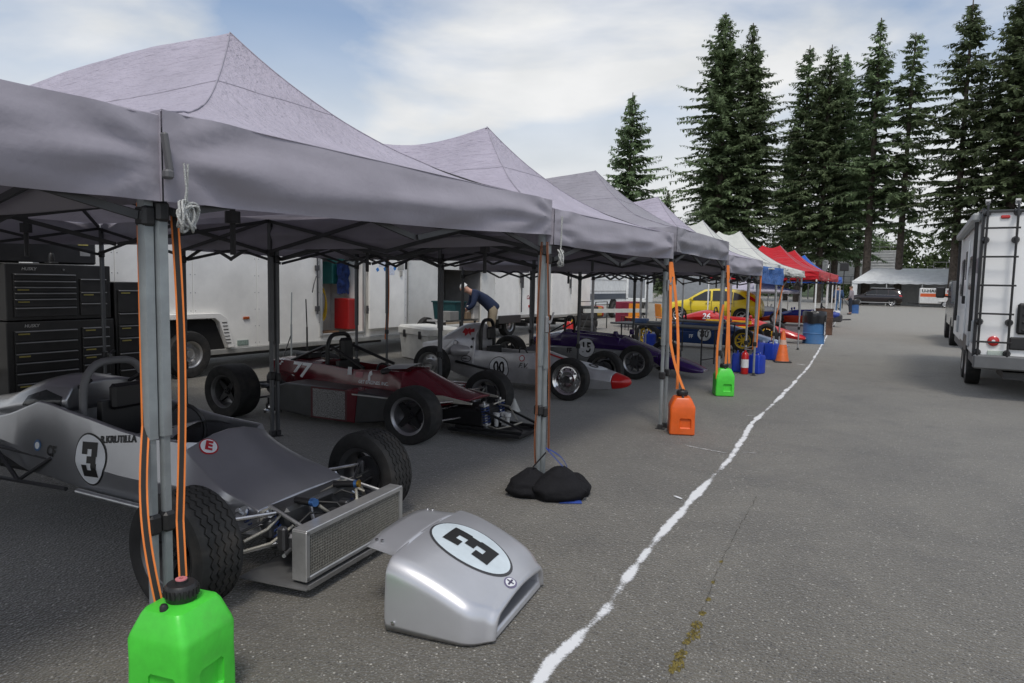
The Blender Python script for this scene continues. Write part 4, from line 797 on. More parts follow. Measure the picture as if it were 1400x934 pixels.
fir(f1, 'tallest dense fir of the close pair beside the lone small fir', (-19.6, 80, 0), .3, (1.15, 1.15, 1.02))
fir(f2, 'dense fir grown into the side of the tallest fir', (-17.0, 82, 0), 1.9, (1.12, 1.12, 1.06))
fir(f3, 'narrow fir between the dense pair and the dark clump', (-11.6, 84, 0), 2.2, (.95, .95, 1.0))
fir(fir_meshes(17, 29, 6.6, 5.5, .9), 'dark dense fir with foliage hanging low over the canopies', (-9.2, 82, 0), 4.1, (.95, .95, .935))
fir(f1, 'fir merged behind the dark dense fir', (-7.9, 84.5, 0), 5.3, (.8, .8, .87))
fir(fir_meshes(23, 28, 5.6, 8.0, .7), 'tall slender fir with bare lower trunk before the grandstand', (-4.5, 80, 0), .9, (1.05, 1.05, 1.02))
fir(fir_meshes(8, 26.5, 6.0, 7.5, .55), 'open thin-branched fir with a straight bare trunk', (-1.6, 80, 0), 3.3, (1, 1, 1))
fir(fir_meshes(11, 27.5, 6.2, 6.0, .62), 'airy fir rising behind the travel trailer roof corner', (2.9, 76, 0), 4.6, (1, 1, 1))
fir(f2, 'big dense fir rising behind the travel trailer', (6.6, 74, 0), 5.6, (1.1, 1.1, 1.0))
fir(f1, 'broad fir beyond the travel trailer at the end of the row', (11.5, 76, 0), 2.0, (1, 1, .95))
for k_, (x_, y_, s_, lb_) in enumerate([(-13.8, 91, .72, 'shorter fir filling the gap behind the narrow fir'), (-6.2, 93, .78, 'shorter fir behind the slender fir trunk'), (-23.5, 92, .62, 'low fir behind the grandstand end beside the dense pair')]):
    fir((f2, f3, f1, f2, f1)[k_], lb_, (x_, y_, 0), 1.1*k_, (s_*1.1, s_*1.1, s_))
# far wood behind the stands
mb = MB(); r_ = random.Random(21); tk = MB()
for k in range(46):
    x = -60+k*2.6+r_.uniform(-1, 1); y = r_.uniform(118, 132); h = r_.uniform(7.5, 10.5); 
    if x > 9: h *= 1.25
    for c in range(14):
        cx, cy, cz = x+r_.uniform(-1.8, 1.8), y+r_.uniform(-1.8, 1.8), h*r_.uniform(.08, .9); rr_ = r_.uniform(.9, 1.7)
        for _ in range(75):
            d = Vector((r_.gauss(0, 1), r_.gauss(0, 1), r_.gauss(0, 1))).normalized()*rr_*r_.uniform(.75, 1.1); q = Vector((cx, cy, cz))+d; s_ = r_.uniform(.18, .42); u = Vector((r_.gauss(0, 1), r_.gauss(0, 1), r_.gauss(0, 1))).normalized(); v_ = u.cross(d).normalized()
            mb.v += [tuple(q-u*s_), tuple(q+v_*s_*.6), tuple(q+u*s_), tuple(q-v_*s_*.6)]; b = len(mb.v); mb.f.append((b-4, b-3, b-2, b-1))
o = mb.build('far_wood', leaf_mat('broad_leaves', (.075, .115, .045)), fix=False); o['kind'] = 'stuff'; tag(o, 'far green wood of broad-leaved trees behind the grandstands', 'wood')
mb = MB(); mb.grid(lambda a, b: (-160+320*a, 134+b*40, .01+b*(4.5+2*noise.noise(Vector((a*14, 1, 2))))+b*6*abs(a-.5)), 60, 4); struct(mb.build('hill', mat('wood_floor', (.05, .075, .03), .9, var=.4, vs=1), fix=False))
# ------------------------------------------------------------------ open-wheel racing cars (local x forward from the front axle, y left)
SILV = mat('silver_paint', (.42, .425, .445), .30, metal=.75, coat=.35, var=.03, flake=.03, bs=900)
MAROON = mat('maroon_paint', (.125, .005, .014), .25, coat=.5, var=.05)
PURP = mat('purple_paint', (.035, .010, .10), .2, coat=.6, var=.05)
DBLUE = mat('dark_blue_paint', (.012, .045, .17), .25, coat=.5)
LBLUE = mat('pale_blue_paint', (.30, .40, .58), .3, coat=.4)
RED = mat('red_paint', (.50, .012, .012), .28, coat=.4)
YELO = mat('yellow_orange_paint', (.75, .42, .02), .3, coat=.4)
GRYB = mat('graphite_panel', (.07, .072, .075), .35, metal=.5)
RACEBLK = mat('race_black', (.012, .012, .013), .4)
def ring(x, wb, zb, wm, zm, wt, zt, zc, op):
    zf_ = zb+.05
    c = [(wt*.75, zt+.45*(zc-zt)), (wt*.4, zt+.85*(zc-zt)), (0, zc)]; o = [(max(.01, wt-.025), zt), (max(.01, wt-.045), zf_), (0, zf_)]
    q = c if op < .5 else o
    h = [(0, zb), (wb, zb), (wm, zm), (wt, zt)]+q
    return [(x, y, z) for y, z in h]+[(x, -y, z) for y, z in h[-2:0:-1]]
def shell(name, st, m, par, bev=.012, sub=4, smooth=50, label=None):
    return MB().loft([ring(*q) for q in herm(st, sub)]).build(name, m, par, smooth, bev, label=label)
def arms(par, x, sd, yo, yi, zh, zl, sp=.16, m=STEEL, r=.011):
    u = MB(); u.box((x, sd*yo, (zh+zl)/2), (.05, .03, zh-zl+.05), b=.01); u.tube([(x, sd*(yo-.01), (zh+zl)/2), (x, sd*(yo+.05), (zh+zl)/2)], .05, 12); u.build('upright', DARKMET, par)
    for z, zi in ((zh, zh-.01), (zl, zl+.02)):
        for s_ in (-1, 1):
            t = MB(); t.tube([(x, sd*(yo-.01), z), (x+s_*sp, sd*yi, zi)], r, 8); t.build('suspension_arm', m, par, 40)
    t = MB(); t.tube([(x+.09, sd*(yo-.01), (zh+zl)/2+.02), (x+.12, sd*yi*.7, (zh+zl)/2+.03)], r*.7, 6); t.build('track_rod', m, par, 40)
def damper(par, a, b, spring=mat('blue_spring', (.02, .04, .14), .4), r=.032):
    a, b = Vector(a), Vector(b); d = b-a; t = MB(); t.tube([a, b], .014, 8); t.tube([a, a+d*.55], r*.55, 10); o = t.build('damper', ALU, par, 40)
    ax = d.normalized(); n_ = ax.orthogonal().normalized(); bi = ax.cross(n_); s_ = MB()
    s_.tube([a+d*(.15+.7*i/66)+(n_*math.cos(i*.6283)+bi*math.sin(i*.6283))*r for i in range(67)], r*.16, 5); s_.build('coil_spring', spring, o, 60)
    for t0 in (.10, .84): s_ = MB(); s_.tube([a+d*t0, a+d*(t0+.055)], r*1.15, 12); s_.build('spring_seat', ALU, o)
def hoop(par, x, hw, zb, zt, r=.022, m=SATIN, lean=0, sq=.6):
    P = [(x, -hw, zb)]+[(x+lean*((z_-zb)/(zt-zb)), hw*math.copysign(abs(math.sin(a))**sq, math.sin(a)), z_) for a in [-math.pi/2+i*math.pi/16 for i in range(17)] for z_ in [zb+(zt-zb)*(.45+.55*math.cos(a))]]+[(x, hw, zb)]
    MB().tube(P, r, 10).build('roll_hoop', m, par, 50)
def side_decal(par, body, mb, x, z, sd, m, name, off=.004, tilt=0.0):
    place(mb, (x, sd*1.2, z), Vector((-sd*1, 0, 0))*math.cos(tilt)+Vector((0, 0, math.sin(tilt))), Vector((sd*math.sin(tilt), 0, 0))+Vector((0, 0, math.cos(tilt)))); project(mb, body, (0, -sd, 0), off); return mb.build(name, m, par, 60)
def block3(h, sub=2):      # slab-sided numeral three built from strokes
    w_ = h*.62; t = h*.20; mb = MB(); R4 = [(-w_/2, h/2-t, w_/2, h/2), (-w_/2, h/2-t*1.75, -w_/2+t*1.1, h/2-t), (w_/2-t*1.15, t*.5, w_/2, h/2-t), (-w_*.16, -t*.5, w_/2-t*.18, t*.5), (w_/2-t*1.15, -h/2+t, w_/2, -t*.5), (-w_/2, -h/2, w_/2, -h/2+t), (-w_/2, -h/2+t, -w_/2+t*1.1, -h/2+t*1.75)]
    for x0, y0, x1, y1 in R4:
        n = 2**sub; mb.grid(lambda a, b: (x0+(x1-x0)*a, y0+(y1-y0)*b, 0), n, n)
    return mb
def roundel(par, body, x, z, rx, rz, txt, size, sd=-1, bold=.012, sx=.95, border=True, wob=0, tilt=0.0):
    if border: side_decal(par, body, disc_mb(rx*1.07, rz*1.07, 6, 40, wob), x, z, sd, INK, 'roundel_border', .003)
    side_decal(par, body, disc_mb(rx, rz, 6, 40, wob), x, z, sd, DECALW, 'number_roundel', .005); side_decal(par, body, block3(size*.85, 2) if txt == '3' else text_mb(txt, size, min(bold, .006), .04, sx, 1), x, z, sd, INK, 'race_number', .007, tilt)
def cockpit(par, xs, zs, hw, col=RACEBLK):
    s_ = MB(); s_.loft([[(xs+dx, y, z) for y, z in ((-hw, .2), (-hw*.9, zs-.02), (hw*.9, zs-.02), (hw, .2))] for dx in (0, .05)]); s_.box((xs+.3, 0, .24), (.5, hw*1.5, .08), b=.02); s_.build('seat', col, par, bev=.015)
    w_ = MB(); c = Vector((xs+.55, 0, zs-.16)); w_.tube([c+Vector((-.05*math.sin(a), .13*math.cos(a), .13*math.sin(a))) for a in [i*.314 for i in range(20)]], .012, 6, closed=True); w_.box(c, (.02, .2, .03)); w_.build('steering_wheel', RACEBLK, par, 50)

# ---- silver car numbered 3
c3 = thing('race_car', 'silver open-wheel car numbered 3 with its nose taken off', 'race car', (-2.975, 2.715, 0), R(6.8))
st = [(-2.75, .14, .42, .18, .50, .16, .56, .60, 0), (-2.2, .24, .36, .27, .48, .24, .62, .68, 0), (-1.74, .30, .30, .34, .47, .30, .755, .80, 0), (-1.715, .30, .30, .34, .47, .30, .765, .78, 1), (-1.34, .33, .28, .365, .45, .325, .725, .73, 1), (-.8, .33, .25, .37, .41, .325, .648, .65, 1), (-.5, .33, .24, .37, .41, .30, .638, .66, 1), (-.48, .33, .24, .37, .41, .30, .60, .665, 0), (-.36, .33, .24, .37, .42, .31, .52, .60, 0), (-.2, .33, .23, .365, .40, .34, .445, .50, 0), (-.05, .33, .22, .36, .34, .355, .40, .43, 0), (.08, .33, .22, .36, .30, .355, .355, .368, 0)]
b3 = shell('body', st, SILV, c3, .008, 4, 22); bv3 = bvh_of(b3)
roundel(c3, bv3, -1.18, .475, .125, .145, '3', .24, bold=.022, wob=.06, tilt=.05)
side_decal(c3, bv3, text_mb('R.KRUTILLA', .056, .002, 0, .95, 1), -.97, .612, -1, INK, 'lettering', tilt=.12)
side_decal(c3, bv3, text_mb('CF', .085, .004, .1, .9, 1), -1.54, .48, -1, INK, 'lettering')
side_decal(c3, bv3, disc_mb(.035, .035, 2, 20), -1.68, .50, -1, mat('blue_badge', (.05, .13, .28), .4), 'round_badge'); side_decal(c3, bv3, disc_mb(.022, .022, 2, 16), -1.68, .50, -1, DECALW, 'round_badge', .006)
EC = mat('e_badge_red', (.45, .02, .03), .4)
def top_decal(par, body, mb, x, y, m, name, off=.004, rot=0.0):
    place(mb, (x, y, 1.5), (math.cos(rot), math.sin(rot), 0), (-math.sin(rot), math.cos(rot), 0)); project(mb, body, (0, 0, -1), off); return mb.build(name, m, par, 60)
top_decal(c3, bv3, disc_mb(.05, .05, 3, 24), -.42, -.2, EC, 'round_badge', .003); top_decal(c3, bv3, disc_mb(.043, .043, 3, 24), -.42, -.2, DECALW, 'round_badge', .005); top_decal(c3, bv3, text_mb('E', .075, .004, 0, 1, 1), -.42, -.2, EC, 'lettering', .007, R(38))
# raised cover behind the driver with a dark side window
ec = shell('engine_cover', [(-2.75, .12, .55, .14, .60, .12, .62, .66, 0), (-2.25, .2, .6, .24, .66, .20, .70, .76, 0), (-1.95, .26, .62, .28, .72, .23, .80, .87, 0), (-1.75, .28, .66, .29, .76, .23, .85, .905, 0), (-1.52, .26, .72, .27, .78, .22, .86, .885, 0)], SILV, c3, .015); bve = bvh_of(ec)
mb = poly_mb([(-1.55, .735), (-1.55, .80), (-1.72, .83), (-1.88, .78), (-1.9, .72)], 2); mb.v = [(a, -1.5, c) for a, b, c in mb.v]; project(mb, bve, (0, 1, 0), .004); mb.build('side_window', GLASS, c3, 60)
hoop(c3, -1.43, .215, .62, 1.01, .024, mat('grey_wrap', (.17, .17, .175), .6, bump=.1, bs=80)); cockpit(c3, -1.36, .80, .2)
mb = MB(); mb.tube([(-1.43, -.02, 1.0), (-1.44, -.02, 1.05), (-1.44, .01, 1.07)], .012, 6); mb.tube([(-1.42, .17, .9), (-2.0, .18, .62)], .014, 6); mb.tube([(-1.42, -.17, .9), (-2.0, -.18, .62)], .014, 6); mb.build('hoop_brace', SATIN, c3)
mb = MB(); mb.box((-1.30, 0, .80), (.06, .26, .16), b=.02); mb.build('headrest', RACEBLK, c3)
mb = MB(); mb.grid(lambda a, b: (-.98+.30*b, -.24+.48*a, .62+.07*math.sin(math.pi*a)*b), 12, 4); mb.build('dash_panel', mat('dash_grey', (.4, .41, .42), .4, metal=.6), c3, 60)
for sd in (-1, 1):
    t = MB(); t.tube([(-1.3, sd*.36, .27), (-.3, sd*.36, .235), (.05, sd*.33, .22)], .018, 8); t.build('side_tube', ALU, c3, 50)
    for k, (a, b) in enumerate([((-1.4, .36, .27), (-2.6, .3, .22)), ((-1.5, .33, .42), (-2.6, .28, .45)), ((-1.55, .34, .44), (-1.9, .33, .25)), ((-1.9, .33, .25), (-2.2, .3, .45)), ((-2.2, .3, .45), (-2.6, .3, .22))]):
        t = MB(); t.tube([(a[0], sd*a[1], a[2]), (b[0], sd*b[1], b[2])], .013, 6); t.build('frame_tube', DARKMET, c3, 50)
mb = MB(); mb.box((-2.15, 0, .38), (.7, .34, .3), b=.04); mb.box((-1.75, 0, .40), (.3, .45, .32), b=.05); mb.build('engine', DARKMET, c3)
R3 = mat('black_rim', (.02, .02, .022), .4, metal=.4)
for sd in (-1, 1):
    wheel(c3, (0, sd*.74, .28), sd, .28, .22, .178, 'spoke5', R3, 5, R(-6), lipm=mat('grey_lip', (.16, .16, .165), .35, metal=.7)); wheel(c3, (-2.42, sd*.74, .30), sd, .30, .28, .178, 'spoke5', R3, 0, lipm=MATS['grey_lip'])
    arms(c3, 0, sd, .64, .33, .36, .17, .17); damper(c3, (.05, sd*.22, .20), (-.02, sd*.40, .36)); arms(c3, -2.42, sd, .62, .25, .36, .18, .2)
# chassis front, plumbing, radiator and tray
mb = MB(); mb.box((.12, 0, .26), (.16, .56, .20), b=.02); mb.box((.2, 0, .14), (.36, .5, .05), b=.01); mb.build('front_bulkhead', GRYB, c3)
mb = MB(); mb.box((.092, 0, .325), (.014, .70, .06)); mb.build('body_flange', mat('cream_alu', (.55, .53, .46), .4, metal=.3), c3)
for k in range(5): m_ = MB(); m_.lathe([(.006, 0), (.006, .004), (0, .005)], (.0995, -.3+.15*k, .335), 'X', 8); m_.build('rivet', DARKMET, c3)
for sd, cp in ((-1, mat('blue_anodised', (.10, .25, .60), .3, metal=.8)), (1, mat('brass_cap', (.5, .3, .05), .3, metal=.9))):
    m_ = MB(); m_.tube([(.16, sd*.16, .37), (.30, sd*.19, .385)], .020, 14); o = m_.build('master_cylinder', RACEBLK, c3, 40); m_ = MB(); m_.tube([(.30, sd*.19, .385), (.312, sd*.193, .386)], .021, 14); m_.build('end_cap', MATS['brass_cap'] if sd > 0 else cp, o, 40); m_ = MB(); m_.tube([(.282, sd*.186, .383), (.298, sd*.1895, .385)], .0225, 14); m_.build('collar', MATS['blue_anodised'], o, 40)
HOSE = mat('braided_hose', (.42, .40, .34), .4, metal=.6, bump=.4, bs=300)
rr = random.Random(5)
for P in [[(.12, -.5, .25), (.16, -.38, .28), (.15, -.25, .33), (.16, 0, .35), (.14, .25, .36), (.1, .5, .33)], [(.31, -.16, .36), (.34, -.1, .30), (.28, .0, .25), (.2, .05, .25)], [(.31, .16, .36), (.36, .1, .33), (.33, .02, .24)], [(.1, -.55, .20), (.2, -.4, .22), (.24, -.28, .28)], [(.12, .3, .35), (.25, .32, .3), (.2, .4, .24), (.05, .55, .28)]]:
    m_ = MB(); m_.tube([Vector(P[0]).lerp(Vector(P[0]), 0)]+[Vector(q) for q in P[1:]], .009, 7); m_.build('hose', HOSE, c3, 60)
for P in [[(.11, -.62, .30), (.13, -.45, .31), (.14, -.2, .335), (.14, .2, .345), (.12, .55, .35)], [(.2, -.35, .2), (.28, -.2, .33), (.34, -.05, .3), (.33, .1, .22)], [(.15, .1, .3), (.24, .12, .36), (.33, .22, .3), (.36, .33, .22)], [(.14, -.1, .3), (.22, -.06, .34), (.3, 0, .33), (.36, .02, .26)]]:
    m_ = MB(); m_.tube(P, .0065, 7); m_.build('hose', mat('black_hose', (.02,)*3, .5), c3, 60)
for (x, y, z, sx_, sy_, sz_) in [(.13, -.33, .27, .06, .06, .10), (.13, .33, .27, .06, .06, .10), (.17, 0, .32, .06, .2, .07), (.24, -.36, .24, .05, .04, .12), (.28, .3, .18, .1, .08, .08), (.2, .17, .24, .12, .06, .1)]:
    m_ = MB(); m_.box((x, y, z), (sx_, sy_, sz_), b=.01); m_.build('bracket', DARKMET, c3)
for y in (-.28, .28): damper(c3, (.2, y, .14), (.10, y*1.15, .35), r=.03)
for (a, b) in [((.1, -.3, .37), (.38, -.34, .30)), ((.1, .3, .37), (.38, .36, .30)), ((.2, -.2, .16), (.3, -.42, .18)), ((.22, -.12, .33), (.34, -.22, .23)), ((.25, .2, .33), (.36, .28, .23))]:
    m_ = MB(); m_.tube([a, b], .010, 7); m_.build('strut', ALU, c3, 40)
m_ = MB(); m_.box((.26, .0, .22), (.16, .22, .1), b=.03); m_.box((.22, -.28, .2), (.1, .1, .1), b=.02); m_.box((.22, .28, .2), (.1, .1, .1), b=.02); m_.build('steering_rack', DARKMET, c3)
RADM = mat('radiator_core', (.42, .41, .37), .5, metal=.6, var=.2, vs=80)
rad = MB(); rad.box((.41, 0, .20), (.055, .80, .205)); rad = rad.build('radiator', mat('radiator_dark', (.06, .058, .052), .6), c3)
for k in range(62): m_ = MB(); m_.box((.4385, -.395+k*.01295, .20), (.006, .0035, .20)); m_.build('fin', RADM, rad)
for k in range(14): m_ = MB(); m_.box((.4375, 0, .105+k*.0147), (.007, .80, .003)); m_.build('core_tube', RADM, rad)
m_ = MB(); m_.box((.405, 0, .318), (.09, .86, .028), b=.004); m_.box((.405, 0, .086), (.09, .86, .024), b=.004); m_.box((.405, -.418, .20), (.09, .03, .25), b=.004); m_.box((.405, .418, .20), (.09, .03, .25), b=.004); m_.build('radiator_frame', mat('radiator_tank', (.58, .58, .57), .38, metal=.75, dirt=.3, vs=14), c3)
m_ = MB(); m_.add([(.10, -.52, .075), (.47, -.46, .055), (.49, .46, .055), (.10, .5, .075), (.10, -.52, .069), (.47, -.46, .049), (.49, .46, .049), (.10, .5, .069)], [(0, 1, 2, 3), (7, 6, 5, 4), (0, 4, 5, 1), (1, 5, 6, 2), (2, 6, 7, 3), (3, 7, 4, 0)]); m_.box((.478, 0, .064), (.01, .90, .022)); m_.build('undertray', mat('tray_alu', (.34, .34, .34), .4, metal=.7, dirt=.4, vs=9), c3)

# ---- nose cone lying on the asphalt
nz = thing('nose_cone', 'detached silver nose cone numbered 3 lying on the asphalt', 'bodywork', (-1.955, 2.70, 0), R(8)); nz.scale = (1, 1, 1.02)
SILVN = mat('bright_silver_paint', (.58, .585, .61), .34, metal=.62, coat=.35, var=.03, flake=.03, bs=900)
def nose_ring(x):
    t = (x+.05)/.50                      # 0 rear of the sides .. 1 lip
    w_ = .40-.03*max(0, t)**2-.055*max(0, (t-.72)/.20)**2.2; hz_ = .318-.03*t-.175*max(0, t)**1.6; r_ = .085-.02*max(0, t)
    P = [(-w_-.012, .006)]
    P += [(-w_+r_*(1-math.cos(a)) , hz_-r_*(1-math.sin(a))) for a in [i*math.pi/2/7 for i in range(8)]]
    m = 12; P += [(-w_+r_+(2*w_-2*r_)*k/m, hz_+.022*math.sin(math.pi*k/m)) for k in range(1, m)]
    P += [(w_-r_*(1-math.cos(a)), hz_-r_*(1-math.sin(a))) for a in [math.pi/2-i*math.pi/2/7 for i in range(8)]]+[(w_+.012, .006)]
    return [(x, y, max(z, .006)) for y, z in P]
mb = MB(); xs = [-.05+.02*i for i in range(24)]; R_ = [nose_ring(x) for x in xs]
n_ = len(R_[0]); F0 = R_[-1]
# rounded lip and recessed mouth
lip = []
for (dx, sc, dz) in [(.018, .985, -.006), (.030, .955, -.014), (.034, .92, -.022), (.028, .89, -.030), (.0, .875, -.034), (-.15, .86, -.03)]: lip.append([(F0[0][0]+dx, y*sc, max(.012, z+dz*min(1, z/.1))) for _, y, z in F0])
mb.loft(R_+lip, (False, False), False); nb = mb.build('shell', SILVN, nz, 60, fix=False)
sm = nb.modifiers.new('solid', 'SOLIDIFY'); sm.thickness = .004; sm.offset = -1; ss_ = nb.modifiers.new('sub', 'SUBSURF'); ss_.levels = ss_.render_levels = 1
mb = MB(); mb.add([(F0[0][0]-.12, -.33, .01), (F0[0][0]+.03, -.29, .008), (F0[0][0]+.03, .29, .008), (F0[0][0]-.12, .33, .01), (F0[0][0]-.12, -.33, .035), (F0[0][0]+.02, -.29, .040), (F0[0][0]+.02, .29, .040), (F0[0][0]-.12, .33, .035)], [(0, 1, 2, 3), (7, 6, 5, 4), (0, 4, 5, 1), (1, 5, 6, 2), (2, 6, 7, 3), (3, 7, 4, 0)]); mb.build('lower_lip', SILVN, nz, 50, .01)
mb = MB(); mb.grid(lambda a, b: (-.035-.185*b, (-.40+.06+.05*b**.5)+(.68-.10*b**.5)*a, .321+.022*math.sin(math.pi*a)*.95+.008*b-.016*(2*abs(a-.5))**6), 14, 6); fl = mb.build('rear_flange', SILVN, nz, 60, fix=False); sm = fl.modifiers.new('solid', 'SOLIDIFY'); sm.thickness = .005; sm.offset = -1
for yy in (-.33, .33):
    for dx in (0, .03): m_ = MB(); m_.lathe([(.008, 0), (.008, .005), (0, .006)], (-.195+dx, yy*.74, .331), 'Z', 8); m_.build('rivet', STEEL, nz)
m_ = MB(); m_.lathe([(.010, 0), (.010, -.006), (0, -.008)], (-.0, -.412, .05), 'Y', 10); m_.build('fastener', STEEL, nz)
bvn = BVHTree.FromPolygons([v.co.copy() for o_ in (nb, fl) for v in o_.data.vertices], [tuple(i+(0 if o_ is nb else len(nb.data.vertices)) for i in p.vertices) for o_ in (nb, fl) for p in o_.data.polygons])
for rx, ry, m_, nm, of in ((.208, .168, mat('dark_grey_ink', (.05, .05, .055), .4), 'roundel_border', .006), (.196, .157, mat('pale_blue_vinyl', (.62, .70, .74), .25), 'number_roundel', .0085)): top_decal(nz, bvn, disc_mb(rx, ry, 8, 48), .178, .0, m_, nm, of)
top_decal(nz, bvn, block3(.235, 3), .178, .0, INK, 'race_number', .011, R(90))
top_decal(nz, bvn, disc_mb(.028, .042, 3, 24), .41, -.06, mat('violet_badge', (.16, .14, .24), .3), 'round_badge', .006); top_decal(nz, bvn, disc_mb(.021, .033, 3, 24), .41, -.06, DECALW, 'round_badge', .008)
m_ = MB(); m_.box((0, 0, 0), (.008, .05, .001)); m_.box((0, .0, .0012), (.034, .008, .001)); m_.v = [(a, b, 0) for a, b, c in m_.v]; top_decal(nz, bvn, m_, .41, -.06, MATS['violet_badge'], 'emblem_cross', .010)

# ---- maroon car numbered 77
c77 = thing('race_car', 'maroon open-wheel car numbered 77 with boxy grey side pods', 'race car', (-4.15, 5.95, 0), R(3))
st = [(-2.42, .10, .40, .15, .50, .13, .58, .60, 0), (-2.2, .16, .34, .20, .48, .17, .60, .63, 0), (-1.62, .22, .20, .27, .42, .23, .60, .63, 0), (-1.605, .22, .20, .27, .42, .23, .60, .62, 1), (-1.1, .26, .12, .32, .38, .27, .58, .6, 1), (-.45, .26, .11, .31, .36, .25, .60, .62, 1), (-.435, .26, .11, .31, .36, .24, .57, .625, 0), (-.2, .25, .18, .29, .34, .25, .47, .54, 0), (.1, .24, .30, .26, .34, .24, .39, .43, 0), (.34, .20, .355, .21, .362, .2, .37, .385, 0)]
b77 = shell('body', st, MAROON, c77); bv = bvh_of(b77)
side_decal(c77, bv, text_mb('77', .225, .006, .12, 1.35, 1), -1.90, .505, -1, DECALW, 'race_number'); side_decal(c77, bv, text_mb('CF', .10, .003, .2, 1, 1), -2.28, .57, -1, DECALW, 'lettering')
side_decal(c77, bv, text_mb('GET ENGINES, INC.', .048, .001, 0, .95, 1), -.80, .458, -1, DECALW, 'lettering'); side_decal(c77, bv, MB().add([(-.05, -.03, 0), (.05, -.03, 0), (.05, .03, 0), (-.05, .03, 0)], [(0, 1, 2, 3)]), -1.0, .53, -1, mat('flag_pink', (.45, .18, .2), .5), 'flag_sticker')
side_decal(c77, bv, MB().add([(-.03, -.04, 0), (.03, -.04, 0), (.035, .045, 0), (-.02, .045, 0)], [(0, 1, 2, 3)]), -1.13, .56, -1, DECALW, 'sticker')
side_decal(c77, bv, MB().add([(-.012, -.05, 0), (.02, -.05, 0), (.012, 0, 0), (.035, .02, 0), (.02, .06, 0), (-.01, .045, 0), (-.02, .0, 0)], [(0, 1, 2, 3, 4, 5, 6)]), -.86, .525, -1, DECALW, 'horse_emblem')
for sd in (-1, 1):
    m_ = MB(); m_.prism([(-2.0, .12), (-2.0, .34), (-1.75, .42), (-.86, .415), (-.22, .37), (-.22, .16), (-.8, .075), (-1.4, .075)], sd*.27, sd*.60, 'XZ'); pod = m_.build('side_pod', GRYB, c77, 30, .012)
    m_ = MB(); m_.prism([(-.90, .08), (-.90, .418), (-.76, .408), (-.80, .08)], sd*.30, sd*.607, 'XZ'); m_.build('pod_band', MAROON, pod, 30, .006)
    m_ = MB(); m_.box((-1.14, sd*.604, .245), (.44, .012, .30), b=.004); m_.build('pod_radiator', mat('speckled_core', (.20, .20, .20), .6, var=1.2, vs=90, metal=.3), pod); m_ = MB(); m_.box((-1.14, sd*.603, .245), (.50, .008, .335), b=.003); m_.build('radiator_surround', mat('maroon_dark', (.08, .006, .012), .4), pod)
    m_ = MB(); m_.box((-.52, sd*.55, .375), (.62, .12, .012)); m_.build('pod_edge', ALU, pod)
    wheel(c77, (.03, sd*.75, .275), sd, .275, .22, .178, 'spoke4', R3, 0, R(4), lipm=mat('bare_rim', (.42, .42, .43), .35, metal=.8)); wheel(c77, (-2.42, sd*.73, .295), sd, .295, .29, .178, 'spoke4', R3, 0, lipm=mat('dull_rim', (.22, .22, .22), .45, metal=.7))
    arms(c77, .03, sd, .66, .2, .36, .16, .2, STEEL); arms(c77, -2.42, sd, .62, .2, .36, .17, .2, DARKMET); damper(c77, (.50, sd*.15, .10), (.48, sd*.17, .36), r=.045)
    m_ = MB(); m_.prism([(-.05, .33), (.40, .335), (.40, .35), (.05, .395), (-.05, .39)], sd*.262, sd*.285, 'XZ'); m_.build('nose_side_plate', mat('cream_alu', (.55, .53, .46), .4, metal=.3), c77)
    m_ = MB(); m_.bar((.2, sd*.25, .10), (.92, sd*.2, .09), .03); m_.bar((.4, sd*.2, .30), (.92, sd*.18, .12), .02); m_.build('front_frame', SATIN, c77)
m_ = MB(); m_.box((.25, 0, .19), (.5, .42, .18), b=.02); m_.build('foot_box', RACEBLK, c77)
m_ = MB(); m_.box((.55, 0, .065), (.80, .60, .012)); m_.box((.94, 0, .075), (.02, .60, .03)); m_.box((.55, -.30, .075), (.8, .015, .03)); m_.box((.55, .30, .075), (.8, .015, .03)); m_.build('front_tray', SATIN, c77)
for k, (x, y) in enumerate([(.56, -.05), (.60, .03), (.66, .0)]): m_ = MB(); m_.lathe([(0, .10), (.022, .10), (.022, .19), (.035, .20), (.035, .235), (0, .24)], (x, y, 0), n=14); m_.build('fluid_reservoir', mat('milky_plastic', (.6, .6, .58), .4), c77, 40)
for P in [[(.5, -.15, .12), (.65, -.2, .11), (.75, -.1, .13), (.8, .05, .15)], [(.5, .1, .3), (.62, .12, .28), (.75, .05, .16)], [(.55, -.1, .33), (.6, .0, .36), (.52, .1, .34)]]: m_ = MB(); m_.tube(P, .009, 6); m_.build('hose', HOSE, c77, 60)
hoop(c77, -1.52, .20, .55, .93, .024, RACEBLK, sq=.5); cockpit(c77, -1.42, .66, .2); m_ = MB(); m_.box((-1.43, 0, .76), (.08, .19, .26), b=.03); m_.build('headrest', RACEBLK, c77)
for sd in (-1, 1): m_ = MB(); m_.tube([(-1.5, sd*.17, .80), (-.95, sd*.27, .60)], .018, 8); m_.tube([(-1.52, sd*.17, .82), (-2.1, sd*.16, .6)], .016, 8); m_.build('hoop_brace', RACEBLK, c77)
m_ = MB(); m_.box((-1.98, 0, .655), (.22, .22, .07), b=.015); m_.build('air_box', RACEBLK, c77)
m_ = MB(); m_.grid(lambda a, b: (-.72+.32*b, -.26+.52*a, .605+.03*b+.03*math.sin(math.pi*a)), 14, 4); m_.build('wind_deflector', mat('grey_lip_paint', (.36, .37, .38), .35), c77, 60)
m_ = MB(); m_.box((-.62, -.33, .60), (.05, .13, .06), b=.02); m_.build('mirror', BLACK, c77)
m_ = MB(); m_.box((-2.3, 0, .30), (.5, .3, .25), b=.04); m_.tube([(-2.0, -.25, .25), (-2.4, -.3, .3), (-2.7, -.25, .32)], .03, 8); m_.build('gearbox', DARKMET, c77)
